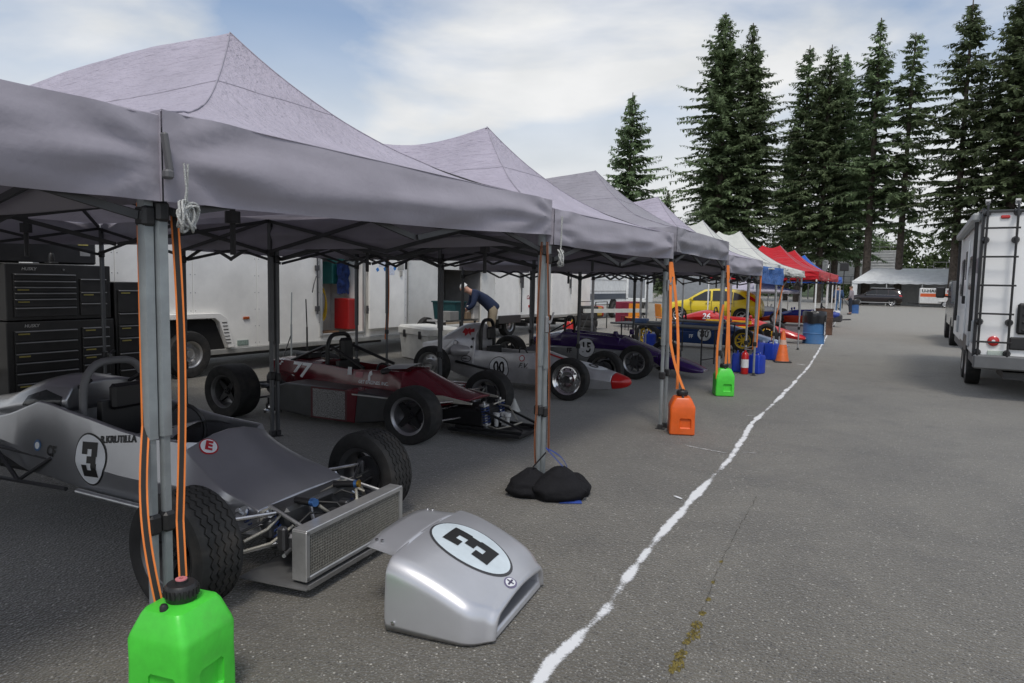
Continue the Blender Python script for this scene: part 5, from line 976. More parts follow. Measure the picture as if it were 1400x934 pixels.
for k in range(3): m_ = MB(); m_.lathe([(.10-.02*k, 0), (.10-.02*k, .03), (.06, .06), (0, .06)], (-2.05, -.5, .05+.055*k), n=18); m_.build('exhaust_can', STEEL, c77, 40)
# loose front wing cover seen beyond: red nose section standing behind the front wheel
nb2 = thing('nose_cover', 'maroon nose cover with white number stripe lying behind the front wheel', 'bodywork', (-4.85, 7.35, 0), R(20)); nb2.scale = (.8, .8, .9)
shell('shell', [(-.5, .20, .05, .24, .16, .2, .26, .32, 0), (-.1, .22, .05, .25, .16, .2, .25, .30, 0), (.3, .18, .05, .2, .1, .16, .16, .2, 0), (.55, .1, .05, .12, .07, .09, .09, .11, 0)], MAROON, nb2); m_ = MB(); m_.grid(lambda a, b: (-.25+.3*a, -.1+.05*b+.1*a, .322-.03*a), 6, 2); m_.build('number_stripe', DECALW, nb2)

# ---- silver car with red nose, numbered 00
c00 = thing('race_car', 'silver cigar-shaped open-wheel car with red nose numbered 00', 'race car', (-4.0, 8.95, 0), R(0))
SILV2 = mat('grey_silver_paint', (.58, .58, .60), .34, metal=.4, coat=.3)
st = [(-2.75, .10, .42, .13, .50, .11, .56, .58, 0), (-2.5, .18, .34, .22, .46, .18, .58, .63, 0), (-2.2, .23, .22, .29, .42, .24, .66, .80, 0), (-1.9, .25, .13, .31, .36, .27, .68, .92, 0), (-1.66, .26, .10, .32, .34, .27, .66, .93, 0), (-1.645, .26, .10, .32, .34, .27, .54, .56, 1), (-1.1, .26, .10, .32, .33, .28, .53, .55, 1), (-.68, .25, .10, .31, .33, .26, .55, .58, 1), (-.665, .25, .10, .31, .33, .25, .52, .59, 0), (-.3, .23, .10, .28, .30, .22, .44, .51, 0), (.2, .19, .11, .24, .26, .18, .36, .42, 0), (.49, .14, .125, .19, .235, .14, .31, .345, 0)]
b00 = shell('body', st, SILV2, c00, .03); bv = bvh_of(b00)
shell('nose_cone', [(.492, .14, .125, .19, .235, .14, .31, .345, 0), (.60, .10, .14, .14, .23, .10, .285, .315, 0), (.68, .06, .165, .085, .23, .06, .265, .285, 0), (.72, .02, .20, .03, .232, .02, .245, .25, 0)], RED, c00, .02)
roundel(c00, bv, -1.2, .305, .155, .155, '00', .24, bold=.007, sx=.8); side_decal(c00, bv, text_mb('F.V.', .10, .001, .3, 1, 1), -.80, .365, -1, INK, 'lettering')
side_decal(c00, bv, disc_mb(.095, .05, 3, 28), -1.78, .40, -1, INK, 'oval_badge'); side_decal(c00, bv, disc_mb(.082, .038, 3, 28), -1.78, .40, -1, SILV2, 'oval_badge', .006); side_decal(c00, bv, text_mb('ARMSCO', .035, .001, 0, 1.05, 0), -1.78, .40, -1, INK, 'lettering', .008)
side_decal(c00, bv, disc_mb(.045, .045, 3, 20), -.83, .47, -1, EC, 'round_badge'); side_decal(c00, bv, disc_mb(.033, .033, 3, 20), -.83, .47, -1, DECALW, 'round_badge', .006)
hp = [(-.10, -.02), (-.06, .01), (-.09, .05), (-.03, .03), (.0, .06), (.02, .03), (.08, .05), (.06, .02), (.11, .0), (.05, -.01), (.07, -.06), (.02, -.02), (-.02, -.03), (-.03, -.07), (-.05, -.03)]
m_ = poly_mb(hp, 1); m_.v = [(a, c, 0) for a, b, c in m_.v]; side_decal(c00, bv, m_, -1.82, .80, -1, EC, 'horse_emblem')
top_decal(c00, bv, disc_mb(.20, .12, 5, 36), .18, -.02, DECALW, 'number_roundel', .004); top_decal(c00, bv, text_mb('00', .2, .004, 0, .9, 1), .18, -.02, INK, 'race_number', .007, R(-90))
m_ = MB(); m_.add([(x, y, 0) for x in [-.6+.1*i for i in range(7)] for y in (-.125, -.085)], [(2*i, 2*i+1, 2*i+3, 2*i+2) for i in range(6)]); m_.v = [(a, b, 1.5) for a, b, c in m_.v]; project(m_, bv, (0, 0, -1), .004); m_.build('red_stripe', RED, c00, 60)
m_ = MB(); m_.tube([(-1.72, -.22, .52), (-1.86, -.34, .52), (-1.98, -.36, .52)], [.05, .085, .09], 14); m_.build('cooling_scoop', SILV2, c00, 50); m_ = MB(); m_.tube([(-2.12, -.24, .5), (-2.02, -.30, .56), (-1.98, -.30, .66)], [.09, .08, .03], 12); m_.build('cylinder_bulge', SILV2, c00, 50)
for k, (x, z) in enumerate([(-1.70, .70), (-1.70, .58)]): side_decal(c00, bv, disc_mb(.022, .022, 2, 14), x, z, -1, INK, 'vent_hole')
hoop(c00, -1.6, .19, .5, .98, .028, RACEBLK, sq=.55); cockpit(c00, -1.5, .62, .2); m_ = MB(); m_.box((-1.54, 0, .78), (.06, .2, .2), b=.03); m_.build('headrest', RACEBLK, c00)
m_ = MB(); m_.grid(lambda a, b: (-.72+.12*b-.1*(2*a-1)**2, -.24+.48*a, .58+.09*(1-b)*math.sin(math.pi*a)**.5), 14, 4); m_.build('windscreen', mat('smoke_screen', (.10, .10, .11), .1), c00, 60)
for sd in (-1, 1):
    wheel(c00, (.07, sd*.62, .285), sd, .285, .16, .20, 'steelie', CHROME, 0, R(3)); wheel(c00, (-2.18, sd*.62, .295), sd, .295, .17, .20, 'steelie', mat('dull_chrome'))
    m_ = MB(); m_.tube([(.07, 0, .36), (.07, sd*.55, .36)], .028, 8); m_.tube([(.07, 0, .22), (.07, sd*.55, .22)], .028, 8); m_.build('axle_beam', RACEBLK, c00); m_ = MB(); m_.tube([(-2.18, sd*.1, .3), (-2.18, sd*.6, .295)], .035, 8); m_.build('swing_axle', RACEBLK, c00)
    m_ = MB(); m_.tube([(-.2, sd*.30, .30), (-.2, sd*.45, .34), (.0, sd*.55, .34)], .01, 6); m_.build('track_rod', SATIN, c00)
m_ = MB(); m_.tube([(-1.95, -.33, .35), (-1.2, -.35, .25), (-1.15, -.35, .25)], .018, 8); m_.build('radius_rod', SATIN, c00)

# ---- purple and silver car numbered 15
def formula(name, label, loc, rz, up_m, lo_m, num, wheelm, style, nose_m, wb=2.4, lip=None, numx=-1.1, numz=.42, cls='FF', seam=.42, hoopx=-1.6, tail=True, nosex=.92, emb=None, top=None, roll=.95):
    r = thing('race_car', label, 'race car', loc, rz)
    lo = shell('lower_body', [(-2.0, .2, .22, .26, .34, .26, seam-.02, seam-.02, 0), (-1.6, .28, .12, .33, .3, .33, seam, seam, 0), (-.6, .28, .11, .33, .3, .32, seam, seam, 0), (-.15, .24, .12, .28, .28, .27, seam-.03, seam-.03, 0), (.1, .2, .13, .24, .24, .23, seam-.08, seam-.08, 0)], lo_m, r, .02)
    t = top or 0
    st = [(-2.3, .12, .36, .16, .46, .14, .54, .58, 0), (-1.95, .2, seam-.02, .25, .5, .22, .58+t, .64+t, 0), (-1.62, .3, seam, .32, .52, .28, .66, .72+t, 0), (-1.605, .3, seam, .32, .52, .28, .68, .70, 1), (-.95, .31, seam, .33, .52, .29, .66, .68, 1), (-.5, .29, seam, .31, .5, .26, .63, .66, 1), (-.485, .29, seam, .31, .5, .25, .58, .65, 0), (-.1, .24, seam-.03, .27, .42, .22, .47, .53, 0), (.2, .2, .2, .23, .34, .2, .39, .43, 0)]
    up_ = shell('upper_body', st, up_m, r, .02); bu = bvh_of(up_); bl = bvh_of(lo)
    nose = shell('nose_cone', [(.205, .2, .19, .23, .32, .2, .388, .428, 0), (.5, .2, .14, .23, .24, .19, .31, .345, 0), (.8, .17, .11, .19, .17, .15, .22, .25, 0), (nosex, .13, .12, .14, .14, .12, .165, .18, 0)], nose_m, r, .02)
    vs_, fs_ = [], []
    for o in (lo, up_): k = len(vs_); vs_ += [v.co.copy() for v in o.data.vertices]; fs_ += [tuple(i+k for i in p.vertices) for p in o.data.polygons]
    bb = BVHTree.FromPolygons(vs_, fs_)
    roundel(r, bb, numx, numz, .165, .165, num, .25, bold=.010, sx=.85)
    if cls: side_decal(r, bb, text_mb(cls, .12, .004, 0, .9, 1), numx-.33, numz-.07, -1, INK if lo_m is not DBLUE else DECALW, 'lettering')
    hoop(r, hoopx, .19, .5, roll, .022, RACEBLK); cockpit(r, hoopx+.1, .66, .2)
    for sd in (-1, 1):
        wheel(r, (0, sd*.70, .28), sd, .28, .2, .18, style, wheelm, 0, R(3), lipm=lip); wheel(r, (-wb, sd*.70, .295), sd, .295, .24, .18, style, wheelm, 0, lipm=lip); arms(r, 0, sd, .62, .22, .36, .17, .17, DARKMET); arms(r, -wb, sd, .6, .2, .36, .17, .2, DARKMET)
        m_ = MB(); m_.tube([(hoopx, sd*.15, roll-.12), (hoopx-.6, sd*.15, .5)], .014, 6); m_.build('hoop_brace', RACEBLK, r); m_ = MB(); m_.lathe([(0, 0), (.05, 0), (.052, .05), (0, .08)], (-.55, sd*.36, .70), 'X', 12); m_.bar((-.53, sd*.26, .63), (-.53, sd*.36, .69), .012); m_.build('mirror', up_m, r, 50)
    m_ = MB(); m_.box((-2.0, 0, .36), (.8, .32, .3), b=.05); m_.tube([(-1.8, -.25, .3), (-2.2, -.28, .28), (-2.7, -.2, .32)], .03, 8); m_.build('engine', DARKMET, r)
    m_ = MB(); m_.box((nosex+.005, 0, .15), (.014, .2, .035), b=.004); m_.build('nose_trim', ALU, r)
    return r
SILV3 = mat('dull_silver_paint', (.36, .37, .38), .35, metal=.5)
formula('r', 'purple over silver open-wheel car numbered 15', (-3.9, 11.6, 0), R(-2), PURP, SILV3, '15', mat('gunmetal_rim', (.12, .12, .125), .35, metal=.7), 'spoke8', PURP, 2.45, mat('bare_rim'), nosex=.95)
formula('r', 'dark blue open-wheel car numbered 80 on yellow wheels', (-3.5, 17.7, 0), R(2), DBLUE, DBLUE, '80', mat('yellow_rim', (.75, .50, .02), .35), 'spoke8', LBLUE, 2.35, None, numx=-1.0, numz=.36, roll=.86)
c26 = formula('r', 'red and yellow open-wheel car numbered 26 with sloping red nose', (-3.5, 20.9, 0), R(0), RED, YELO, '26', R3, 'spoke5', RED, 2.4, None, numx=-1.2, numz=.30, cls='', roll=.93)
ec = shell('engine_cover', [(-2.55, .1, .5, .14, .58, .12, .62, .66, 0), (-2.1, .22, .52, .27, .64, .22, .74, .80, 0), (-1.8, .26, .54, .30, .66, .24, .78, .85, 0), (-1.35, .26, .56, .29, .62, .24, .66, .70, 0)], RED, c26, .02); bv = bvh_of(ec); side_decal(c26, bv, text_mb('26', .24, .006, .08, 1, 1), -1.8, .66, -1, DECALW, 'race_number', .006)
m_ = MB(); m_.box((-1.15, -.31, .535), (1.3, .02, .10), b=.006); m_.build('yellow_band', YELO, c26)
c66 = formula('r', 'orange and blue car numbered 66 with a white wheel disc', (-4.9, 31.0, 0), R(180), mat('royal_blue_paint', (.02, .05, .32), .3), mat('orange_red_paint', (.60, .06, .02), .35), '66', mat('bright_disc', (.6, .61, .62), .35), 'disc', MATS['orange_red_paint'], 1.5, None, numx=-.3, numz=.35, cls='CF')
# ================================================================== paddock objects
def bool_diff(o, cutters):
    tmp = []
    for c in cutters:
        me = c.mesh('c'); co = bpy.data.objects.new('c', me); COL.objects.link(co); co.parent = o.parent; tmp.append(co); m = o.modifiers.new('b', 'BOOLEAN'); bpy.context.view_layer.update(); m.operation = 'DIFFERENCE'; m.solver = 'EXACT'; m.object = co
    dg = bpy.context.evaluated_depsgraph_get(); me = bpy.data.meshes.new_from_object(o.evaluated_get(dg)); o.modifiers.clear(); o.data = me
    for c in tmp: bpy.data.objects.remove(c)
def rsq(hx, hy, r, z, cx=0, cy=0, n=4):
    P = []
    for qx, qy, a0 in ((1, 1, 0), (-1, 1, 90), (-1, -1, 180), (1, -1, 270)):
        for i in range(n+1): a = R(a0+90*i/n); P.append((cx+qx*(hx-r)+r*math.cos(a), cy+qy*(hy-r)+r*math.sin(a), z))
    return P
JUGS = {}
def fuel_jug(label, loc, rz, col, name):
    r = thing('fuel_jug', label, 'fuel jug', loc, rz, 'plastic fuel jugs set at the canopy legs'); m = mat(name, col, .36, var=.10, vs=7, bump=.10, bs=18, trans=.06, dirt=.30)
    if 'b' not in JUGS:
        mb = MB(); mb.loft([rsq(.122, .122, .02, 0.004), rsq(.130, .130, .022, .014), rsq(.130, .130, .022, .10), rsq(.128, .128, .022, .20), rsq(.130, .130, .026, .285), rsq(.125, .126, .028, .305), rsq(.094, .110, .03, .372), rsq(.084, .10, .03, .388), rsq(.062, .07, .03, .396)])
        o = mb.build('body', m, r, 40); c1 = MB(); c1.box((.03, -.135, .125), (.12, .055, .11), b=.012); c2 = MB(); c2.box((.135, .0, .125), (.05, .12, .11), b=.012); bool_diff(o, [c1, c2])
        o.data.polygons.foreach_set('use_smooth', [True]*len(o.data.polygons)); o.data.set_sharp_from_angle(angle=R(35)); JUGS['b'] = o.data
        cp = MB(); n = 40; cp.lathe([(.03, .398), (.052, .398), (.054, .410), (.056, .413), (.056, .445), (.048, .456), (.022, .458), (.022, .468), (.0, .468)], n=n)
        for k in range(20): a = 6.283*k/20; cp.box((.057*math.cos(a), .057*math.sin(a), .429), (.006, .008, .028), rz=a)
        JUGS['c'] = cp.mesh('cap', 40); JUGS['c'].materials.append(BLACK)
        v_ = MB(); v_.lathe([(.008, 0), (.014, .0), (.014, .022), (.009, .03), (.0, .032)], (.0, -.082, .382), n=12); v_.tube([(0, -.082, .37), (0, -.082, .39)], .01, 8); JUGS['v'] = v_.mesh('vent_cap', 40); JUGS['v'].materials.append(BLACK)
        p_ = MB(); p_.lathe([(.020, .458), (.020, .472), (.008, .473), (.008, .468), (0, .468)], n=18); JUGS['p'] = p_.mesh('cap_plug', 40); JUGS['p'].materials.append(mat('pink_plug', (.65, .22, .24), .5))
    else:
        me = JUGS['b'].copy(); me.materials.clear(); me.materials.append(m); o = inst('body', me, r)
    c = inst('cap', JUGS['c'], r); inst('cap_plug', JUGS['p'], c) if 'pink' in label else None; inst('vent_cap', JUGS['v'], r); return r
fuel_jug('green fuel jug with a pink cap plug beside the rope-tied canopy leg', (-2.215, 1.50, 0), R(12), (.085, .72, .06), 'lime_plastic').scale = (1.0, 1.0, 1.0)
fuel_jug('bright orange fuel jug at a canopy leg beside its strap', (-2.06, 7.17, 0), R(22), (.80, .13, .015), 'orange_plastic')
fuel_jug('green fuel jug at the canopy leg beyond the orange jug', (-2.30, 10.05, 0), R(25), (.085, .72, .06), 'lime_plastic')
def water_can(label, loc, rz, sc=1.0):
    r = thing('water_can', label, 'water can', loc, rz, 'blue water cans'); r.scale = (sc,)*3; mb = MB(); mb.loft([rsq(.12, .10, .03, .004), rsq(.13, .11, .03, .015), rsq(.13, .11, .03, .30), rsq(.115, .10, .03, .335), rsq(.04, .1, .02, .34)]); mb.build('body', BLUE, r, 40)
    mb = MB(); mb.tube([(-.03, -.07, .33), (-.03, -.06, .38), (-.03, .05, .38), (-.03, .08, .33)], .016, 8); mb.build('handle', BLUE, r, 50); mb = MB(); mb.lathe([(.03, .33), (.03, .375), (.0, .378)], (.07, 0, 0), n=14); mb.build('cap', mat('pale_cap', (.45, .50, .62), .5), r, 40)
water_can('blue water can behind the red fire extinguisher', (-2.72, 13.05, 0), .2); water_can('blue water can on the far side of the leg by the extinguisher', (-2.40, 13.0, 0), 1.3)
water_can('blue water can in the pair by the traffic cone', (-2.86, 15.75, 0), .3, 1.05); water_can('blue water can next to the traffic cone', (-2.60, 15.70, 0), 1.2, 1.05); water_can('blue water can standing by the yellow rear wheel', (-5.55, 16.35, 0), .2, 1.1)
fe = thing('fire_extinguisher', 'red fire extinguisher with white label before the blue cans', 'extinguisher', (-2.56, 12.75, 0))
MB().lathe([(0, .005), (.062, .005), (.066, .02), (.066, .33), (.05, .38), (.022, .40), (.022, .43), (0, .43)], n=20).build('cylinder', RED, fe, 40); MB().lathe([(.0675, .12), (.0675, .27)], n=20).build('label', DECALW, fe, 40)
mb = MB(); mb.box((0, 0, .45), (.04, .03, .05), b=.008); mb.bar((-.01, 0, .47), (.11, 0, .50), .02); mb.bar((-.01, 0, .455), (.10, 0, .44), .02); mb.build('valve', STEEL, fe); mb = MB(); mb.tube([(-.02, 0, .45), (-.08, 0, .42), (-.085, 0, .30), (-.08, 0, .16)], .011, 8); mb.build('hose', BLACK, fe, 50)
tc_ = thing('traffic_cone', 'orange traffic cone with a pale band on black base', 'cone', (-2.33, 15.35, 0), .3)
MB().box((0, 0, .015), (.34, .34, .03), b=.01).build('base', BLACK, tc_); MB().lathe([(.14, .03), (.13, .05), (.025, .66), (.018, .67), (0, .67)], n=20).build('cone', mat('cone_orange', (.72, .15, .03), .5, dirt=.2, vs=12), tc_, 40); MB().lathe([(.076, .37), (.058, .47)], n=20).build('band', mat('faded_band', (.6, .42, .34), .5), tc_, 40)
mb = MB(); mb.lathe([(.08, 0), (.075, .01), (.012, .15), (0, .155)], n=14); o = mb.build('marker_cone', mat('off_white', (.6, .6, .56), .6), None, 40); o.location = (-4.12, 7.22, 0); tag(o, 'small white marker cone beside the maroon car wheel', 'cone')
# drums
DRB = mat('drum_faded_blue', (.05, .16, .36), .5, dirt=.35, vs=5)
def drum(label, loc, m, bag=True, h=.88):
    r = thing('trash_drum', label, 'drum', loc, 0, 'drums used for trash'); MB().lathe([(0, .0), (.285, .0), (.29, .015), (.285, .03), (.285, .28), (.297, .295), (.285, .31), (.285, .57), (.297, .585), (.285, .60), (.285, h-.02), (.293, h-.01), (.293, h), (.27, h), (.26, .2)], n=32).build('shell', m, r, 30)
    if bag:
        mb = MB(); rr = random.Random(len(label)); n = 36
        mb.loft([[((rad+.012*noise.noise(Vector((math.cos(a)*4, math.sin(a)*4, z*9))))*math.cos(a), (rad+.012*noise.noise(Vector((math.cos(a)*4, math.sin(a)*4, z*9))))*math.sin(a), z+.03*noise.noise(Vector((a*2, 3, z)))) for a in [6.283*k/n for k in range(n)]] for rad, z in ((.23, .5), (.262, h-.03), (.285, h+.03), (.312, h+.015), (.315, h-.12), (.31, h-.30))], (False, False)); mb.build('bag_liner', mat('bag_black', (.014, .014, .016), .28, bump=.5, bs=18), r, 60, fix=False)
    return r
d1 = drum('faded blue drum with black bag liner and a tag by the chalk line', (-2.42, 21.2, 0), DRB); place(text_mb('E', .26, .012), (.30, -.06, .44), (0, 1, 0), (0, 0, 1)).build('lettering', INK, d1); MB().box((.294, -.06, .44), (.01, .22, .36)).build('tag', DECALW, d1)
drum('rusty brown drum behind the faded blue drum', (-2.62, 25.5, 0), mat('rusty_drum', (.10, .05, .03), .7, var=.4, vs=4), False); drum('blue drum with black liner beside the standing men', (-3.35, 49.5, 0), mat('drum_blue'))
bd = thing('sign_board', 'small white board leaning by the chalk line near the men', 'sign', (-3.2, 34.6, 0), 0); MB().box((0, 0, .32), (.62, .02, .5), M=Matrix.Rotation(R(-12), 4, 'X')).build('board', DECALW, bd); MB().bar((0, .06, .5), (0, .3, .02), .03).build('prop', POLEDK, bd); MB().box((-.14, -.03, .24), (.12, .02, .16), M=Matrix.Rotation(R(-12), 4, 'X')).build('black_mark', INK, bd)
# ------------------------------------------------------------------ straps, ropes, sand bag
def strap_mb(mb, pts, wd, side=(0, 1, 0), th=.002):
    s_ = Vector(side).normalized(); P = [Vector(p) for p in pts]
    for i in range(len(P)-1):
        d = (P[i+1]-P[i]); nrm = d.cross(s_).normalized()*th; a, b = s_*wd/2, -s_*wd/2
        mb.add([P[i]+a+nrm, P[i]+b+nrm, P[i+1]+b+nrm, P[i+1]+a+nrm, P[i]+a-nrm, P[i]+b-nrm, P[i+1]+b-nrm, P[i+1]+a-nrm], [(0, 1, 2, 3), (7, 6, 5, 4), (0, 3, 7, 4), (1, 5, 6, 2), (0, 4, 5, 1), (3, 2, 6, 7)])
def bend(a, b, n=10, sag=(0, 0, 0)):
    a, b, s_ = Vector(a), Vector(b), Vector(sag); return [a.lerp(b, i/n)+s_*math.sin(math.pi*i/n) for i in range(n+1)]
def strap(label, paths, wd, side, black=False, group='orange tie-down straps on the canopy legs', m=ORANGE):
    r = thing('tie_down_strap', label, 'strap', paths[0][-1], 0, group); o_ = Vector(paths[0][-1]); mb = MB()
    for p in paths: strap_mb(mb, [Vector(q)-o_ for q in p], wd, side)
    mb.build('webbing', m, r)
    if black:
        mb = MB()
        for p in paths: strap_mb(mb, [Vector(q)-o_ for q in p], wd*.55, side, .0035)
        mb.build('centre_stripe', mat('black_webbing', (.02, .018, .016), .8), r)
    return r
SD = (.6, .8, 0)
strap('orange tie-down strap with black centre on the rope-tied leg, hanging to the green jug', [bend((-2.49, 1.690, 1.80), (-2.38, 1.612, .62), 14, (.0, .02, 0)), bend((-2.38, 1.612, .62), (-2.33, 1.585, .42), 4)], .030, SD, True)
strap('orange tie-down strap looped low around the rope-tied leg', [bend((-2.50, 1.560, .98), (-2.31, 1.475, .36), 12, (.0, -.03, 0)), bend((-2.52, 1.575, 1.82), (-2.50, 1.56, .98), 6)], .030, SD, True)
strap('thin orange straps hanging to the black sand bag', [bend((-2.345, 4.550, 1.85), (-2.295, 4.550, .30), 14, (.02, -.02, 0)), bend((-2.375, 4.520, 1.85), (-2.365, 4.480, .62), 14, (.0, -.03, 0)), bend((-2.365, 4.480, .62), (-2.375, 4.500, .2), 6, (0, -.02, 0))], .013, SD, True, m=mat('rust_webbing', (.42, .13, .04), .8))
strap('wide orange strap running down to the orange jug', [bend((-2.260, 7.230, 1.8), (-2.200, 7.150, .95), 8), bend((-2.200, 7.150, .95), (-2.040, 7.210, .42), 8, (-.02, 0, 0)), bend((-2.260, 7.270, 1.8), (-2.140, 7.250, .45), 12, (.03, .02, 0))], .034, SD)
strap('orange strap running down to the far green jug', [bend((-2.300, 10.030, 1.85), (-2.240, 10.080, .46), 12), bend((-2.300, 9.990, 1.85), (-2.280, 10.040, .42), 12, (.02, .0, 0)), bend((-2.320, 9.930, 1.3), (-2.360, 9.900, .25), 8, (-.02, -.05, 0))], .038, SD)
strap('orange strap on the leg above the fire extinguisher', [bend((-2.350, 12.630, 1.8), (-2.430, 12.710, .45), 10), bend((-2.330, 12.630, 1.8), (-2.350, 12.630, .5), 8)], .03, SD); strap('orange strap by the pair of blue cans', [bend((-2.430, 15.630, 1.6), (-2.630, 15.710, .4), 10)], .025, SD)
strap('long orange strap on the back leg before the cooler', [bend((-8.46, 10.0, 1.95), (-8.50, 10.02, .45), 12, (0, .03, 0))], .06, SD)
rk = mat('steel_ratchet', (.30, .30, .31), .4, metal=.8)
for x, y, z, lb in ((-2.31, 4.50, 1.25, 'above the black sand bag'), (-2.27, 7.21, 1.55, 'above the orange jug'), (-2.31, 10.02, 1.60, 'above the far green jug')):
    r = thing('ratchet', 'steel ratchet buckle on the strap '+lb, 'ratchet', (x, y, z), .6, 'strap ratchets'); MB().box((0, 0, 0), (.03, .045, .12), b=.006).build('frame', rk, r); mb = MB(); mb.tube([(.02, -.03, .02), (.02, .03, .02)], .012, 8); mb.bar((.03, 0, .02), (.05, 0, .09), .03, .01); mb.build('handle', rk, r)
ROPE = mat('white_rope', (.55, .56, .54), .85, bump=.8, bs=220, var=.25, vs=150)
def rope_coil(label, loc, sc, top):
    r = thing('rope_coil', label, 'rope', loc, .5, 'white rope hanks tied at canopy corners'); rr = random.Random(4); mb = MB()
    for k in range(9):
        w_ = .030+rr.uniform(0, .018); h_ = .055+rr.uniform(-.01, .02); o = Vector((rr.uniform(-.015, .015), rr.uniform(-.02, .045), rr.uniform(-.02, .01))); ang = rr.uniform(-.5, .5)
        mb.tube([o+Vector((.012*math.sin(2*a+k), w_*math.cos(a)*math.cos(ang)-h_*math.sin(a)*math.sin(ang), h_*math.sin(a)*math.cos(ang)+w_*math.cos(a)*math.sin(ang)))*sc for a in [i*.3307 for i in range(19)]], .0052*sc, 6, closed=True)
    mb.build('hank', ROPE, r, 60); mb = MB(); mb.tube([(0, 0, .04), (.005, .005, top*.5), (0, .0, top)], .004, 6); mb.tube([(0, .015, .04), (.0, .02, top*.5), (.01, .01, top)], .004, 6); mb.build('tail', ROPE, r, 60)
rope_coil('white rope hank hanging at the near canopy corner', (-2.36, 1.645, 1.775), .88, .19); rope_coil('white rope hank hanging above the sand bag leg', (-2.27, 4.62, 1.74), .95, .3)
mb = MB(); mb.box((-2.392, 1.60, 2.0), (.03, .02, .14), b=.006, M=Matrix.Rotation(.15, 4, 'X')); mb.box((-2.388, 1.60, 1.92), (.035, .035, .035), b=.008); o = mb.build('corner_clip', mat('dark_grey_clip', (.12, .12, .125), .5)); tag(o, 'dark clip strap poking through the near canopy corner', 'clip')
sb = thing('sand_bag', 'black saddle sand bag with blue handle strap around a canopy leg', 'sand bag', (-2.24, 4.46, 0), R(32)); BAG = mat('black_nylon', (.013, .013, .015), .85, bump=1.0, bs=22, spec=.2, vs=20)
def sack(cx, cy, hx, hy, hz_, sd):
    mb = MB(); n = 28
    rings = []
    for i in range(13):
        t = i/12; z = .004+hz_*t; q = (1.0+.22*math.sin(math.pi*min(1, t*1.5)))*(1-.78*t**2.8)
        rings.append([(cx+hx*q*math.copysign(abs(math.cos(a))**.75, math.cos(a))*(1+.22*noise.noise(Vector((math.cos(a)*2+sd, math.sin(a)*2, t*4)))), cy+hy*q*math.copysign(abs(math.sin(a))**.75, math.sin(a))*(1+.25*noise.noise(Vector((math.cos(a)*2.5, math.sin(a)*2+sd, t*4+3)))), z+.012*noise.noise(Vector((math.cos(a)*3, math.sin(a)*3, sd+t*3)))*(t > .1)) for a in [6.283*k/n for k in range(n)]])
    return mb.loft(rings)
sack(-.13, .03, .15, .13, .19, 1).build('sand_pouch', BAG, sb, 60); sack(.07, -.04, .17, .14, .22, 5).build('sand_pouch', BAG, sb, 60); sack(.20, .05, .10, .11, .15, 9).build('sand_pouch', BAG, sb, 60)
mb = MB(); strap_mb(mb, bend((.10, -.02, .22), (-.02, .10, .33), 6), .03, (0, 1, 0)); strap_mb(mb, bend((-.02, .10, .33), (.16, .12, .14), 8, (.03, 0, .02)), .03, (0, 1, 0)); mb.build('blue_strap', mat('blue_webbing', (.03, .07, .32), .7), sb); mb = MB(); mb.grid(lambda a, b: (.06+.16*a, -.20+.06*b, .006+.02*math.sin(3*a)*b), 8, 3); mb.build('blue_flap', mat('blue_webbing'), sb, 50)
mb = MB(); strap_mb(mb, bend((-.12, .0, .21), (-.02, .08, .30), 6), .03, (0, 1, 0)); mb.build('black_strap', BAG, sb)
# ------------------------------------------------------------------ tool chests
CH = mat('chest_black', (.014, .014, .015), .35, var=.2); TRIM = mat('drawer_trim', (.22, .22, .225), .35, metal=.9); YLB = mat('yellow_label', (.45, .38, .10), .6)
def chest(label, X, y0, y1, z0, z1, cols, name='tool_chest'):
    r = thing(name, label, 'tool chest', (X, y0, 0)); W_ = y1-y0; MB().box((-.26, W_/2, (z0+z1)/2), (.5, W_, z1-z0), b=.008).build('case', CH, r); rr = random.Random(int(z0*10))
    for ya, yb, zs in cols:
        for k in range(len(zs)-1):
            a, b = zs[k], zs[k+1]; d = MB(); d.box((.0, (ya+yb)/2, (a+b)/2), (.03, yb-ya-.008, b-a-.008), b=.004); d = d.build('drawer', CH, r); t = MB(); t.box((.022, (ya+yb)/2, b-.016), (.02, yb-ya-.02, .015), b=.004); t.build('drawer_pull', TRIM, d)
            if rr.random() < .45: t = MB(); t.box((.0165, ya+.10, b-.042), (.003, .12, .016)); t.build('drawer_label', YLB, d)
    return r
u = chest('black upper tool chest with many narrow drawers', -8.9, 3.95, 5.14, 1.0, 1.66, [(.07, .76, [1.04, 1.16, 1.26, 1.33, 1.40, 1.47, 1.55]), (.80, 1.13, [1.04, 1.20, 1.34, 1.50])])
place(text_mb('HUSKY', .05, .001, .2), (.004, .24, 1.60), (0, 1, 0), (0, 0, 1)).build('lettering', mat('silver_badge', (.4,)*3, .3, metal=.8), u); MB().lathe([(.012, 0), (.012, .012), (0, .012)], (.0, .62, 1.60), 'X', 10).build('lock', TRIM, u)
l_ = chest('black rolling tool cabinet under the upper tool chest', -8.88, 3.93, 5.16, .12, .99, [(.07, .77, [.16, .28, .40, .52, .63, .76, .89]), (.82, 1.16, [.16, .30, .44, .56, .66, .78, .90])]); place(text_mb('HUSKY', .05, .001, .2), (.004, .26, .94), (0, 1, 0), (0, 0, 1)).build('lettering', MATS['silver_badge'], l_)
for yy in (.12, 1.1): mb = MB(); mb.lathe([(0, -.025), (.06, -.025), (.06, .025), (0, .025)], (-.1, yy, .06), 'Y', 16); mb.build('caster', BLACK, l_)
chest('narrow black side cabinet standing beside the tool chest', -8.92, 5.20, 5.60, .05, 1.46, [(.03, .37, [.10, .32, .54, .74, .90, 1.06, 1.36])])
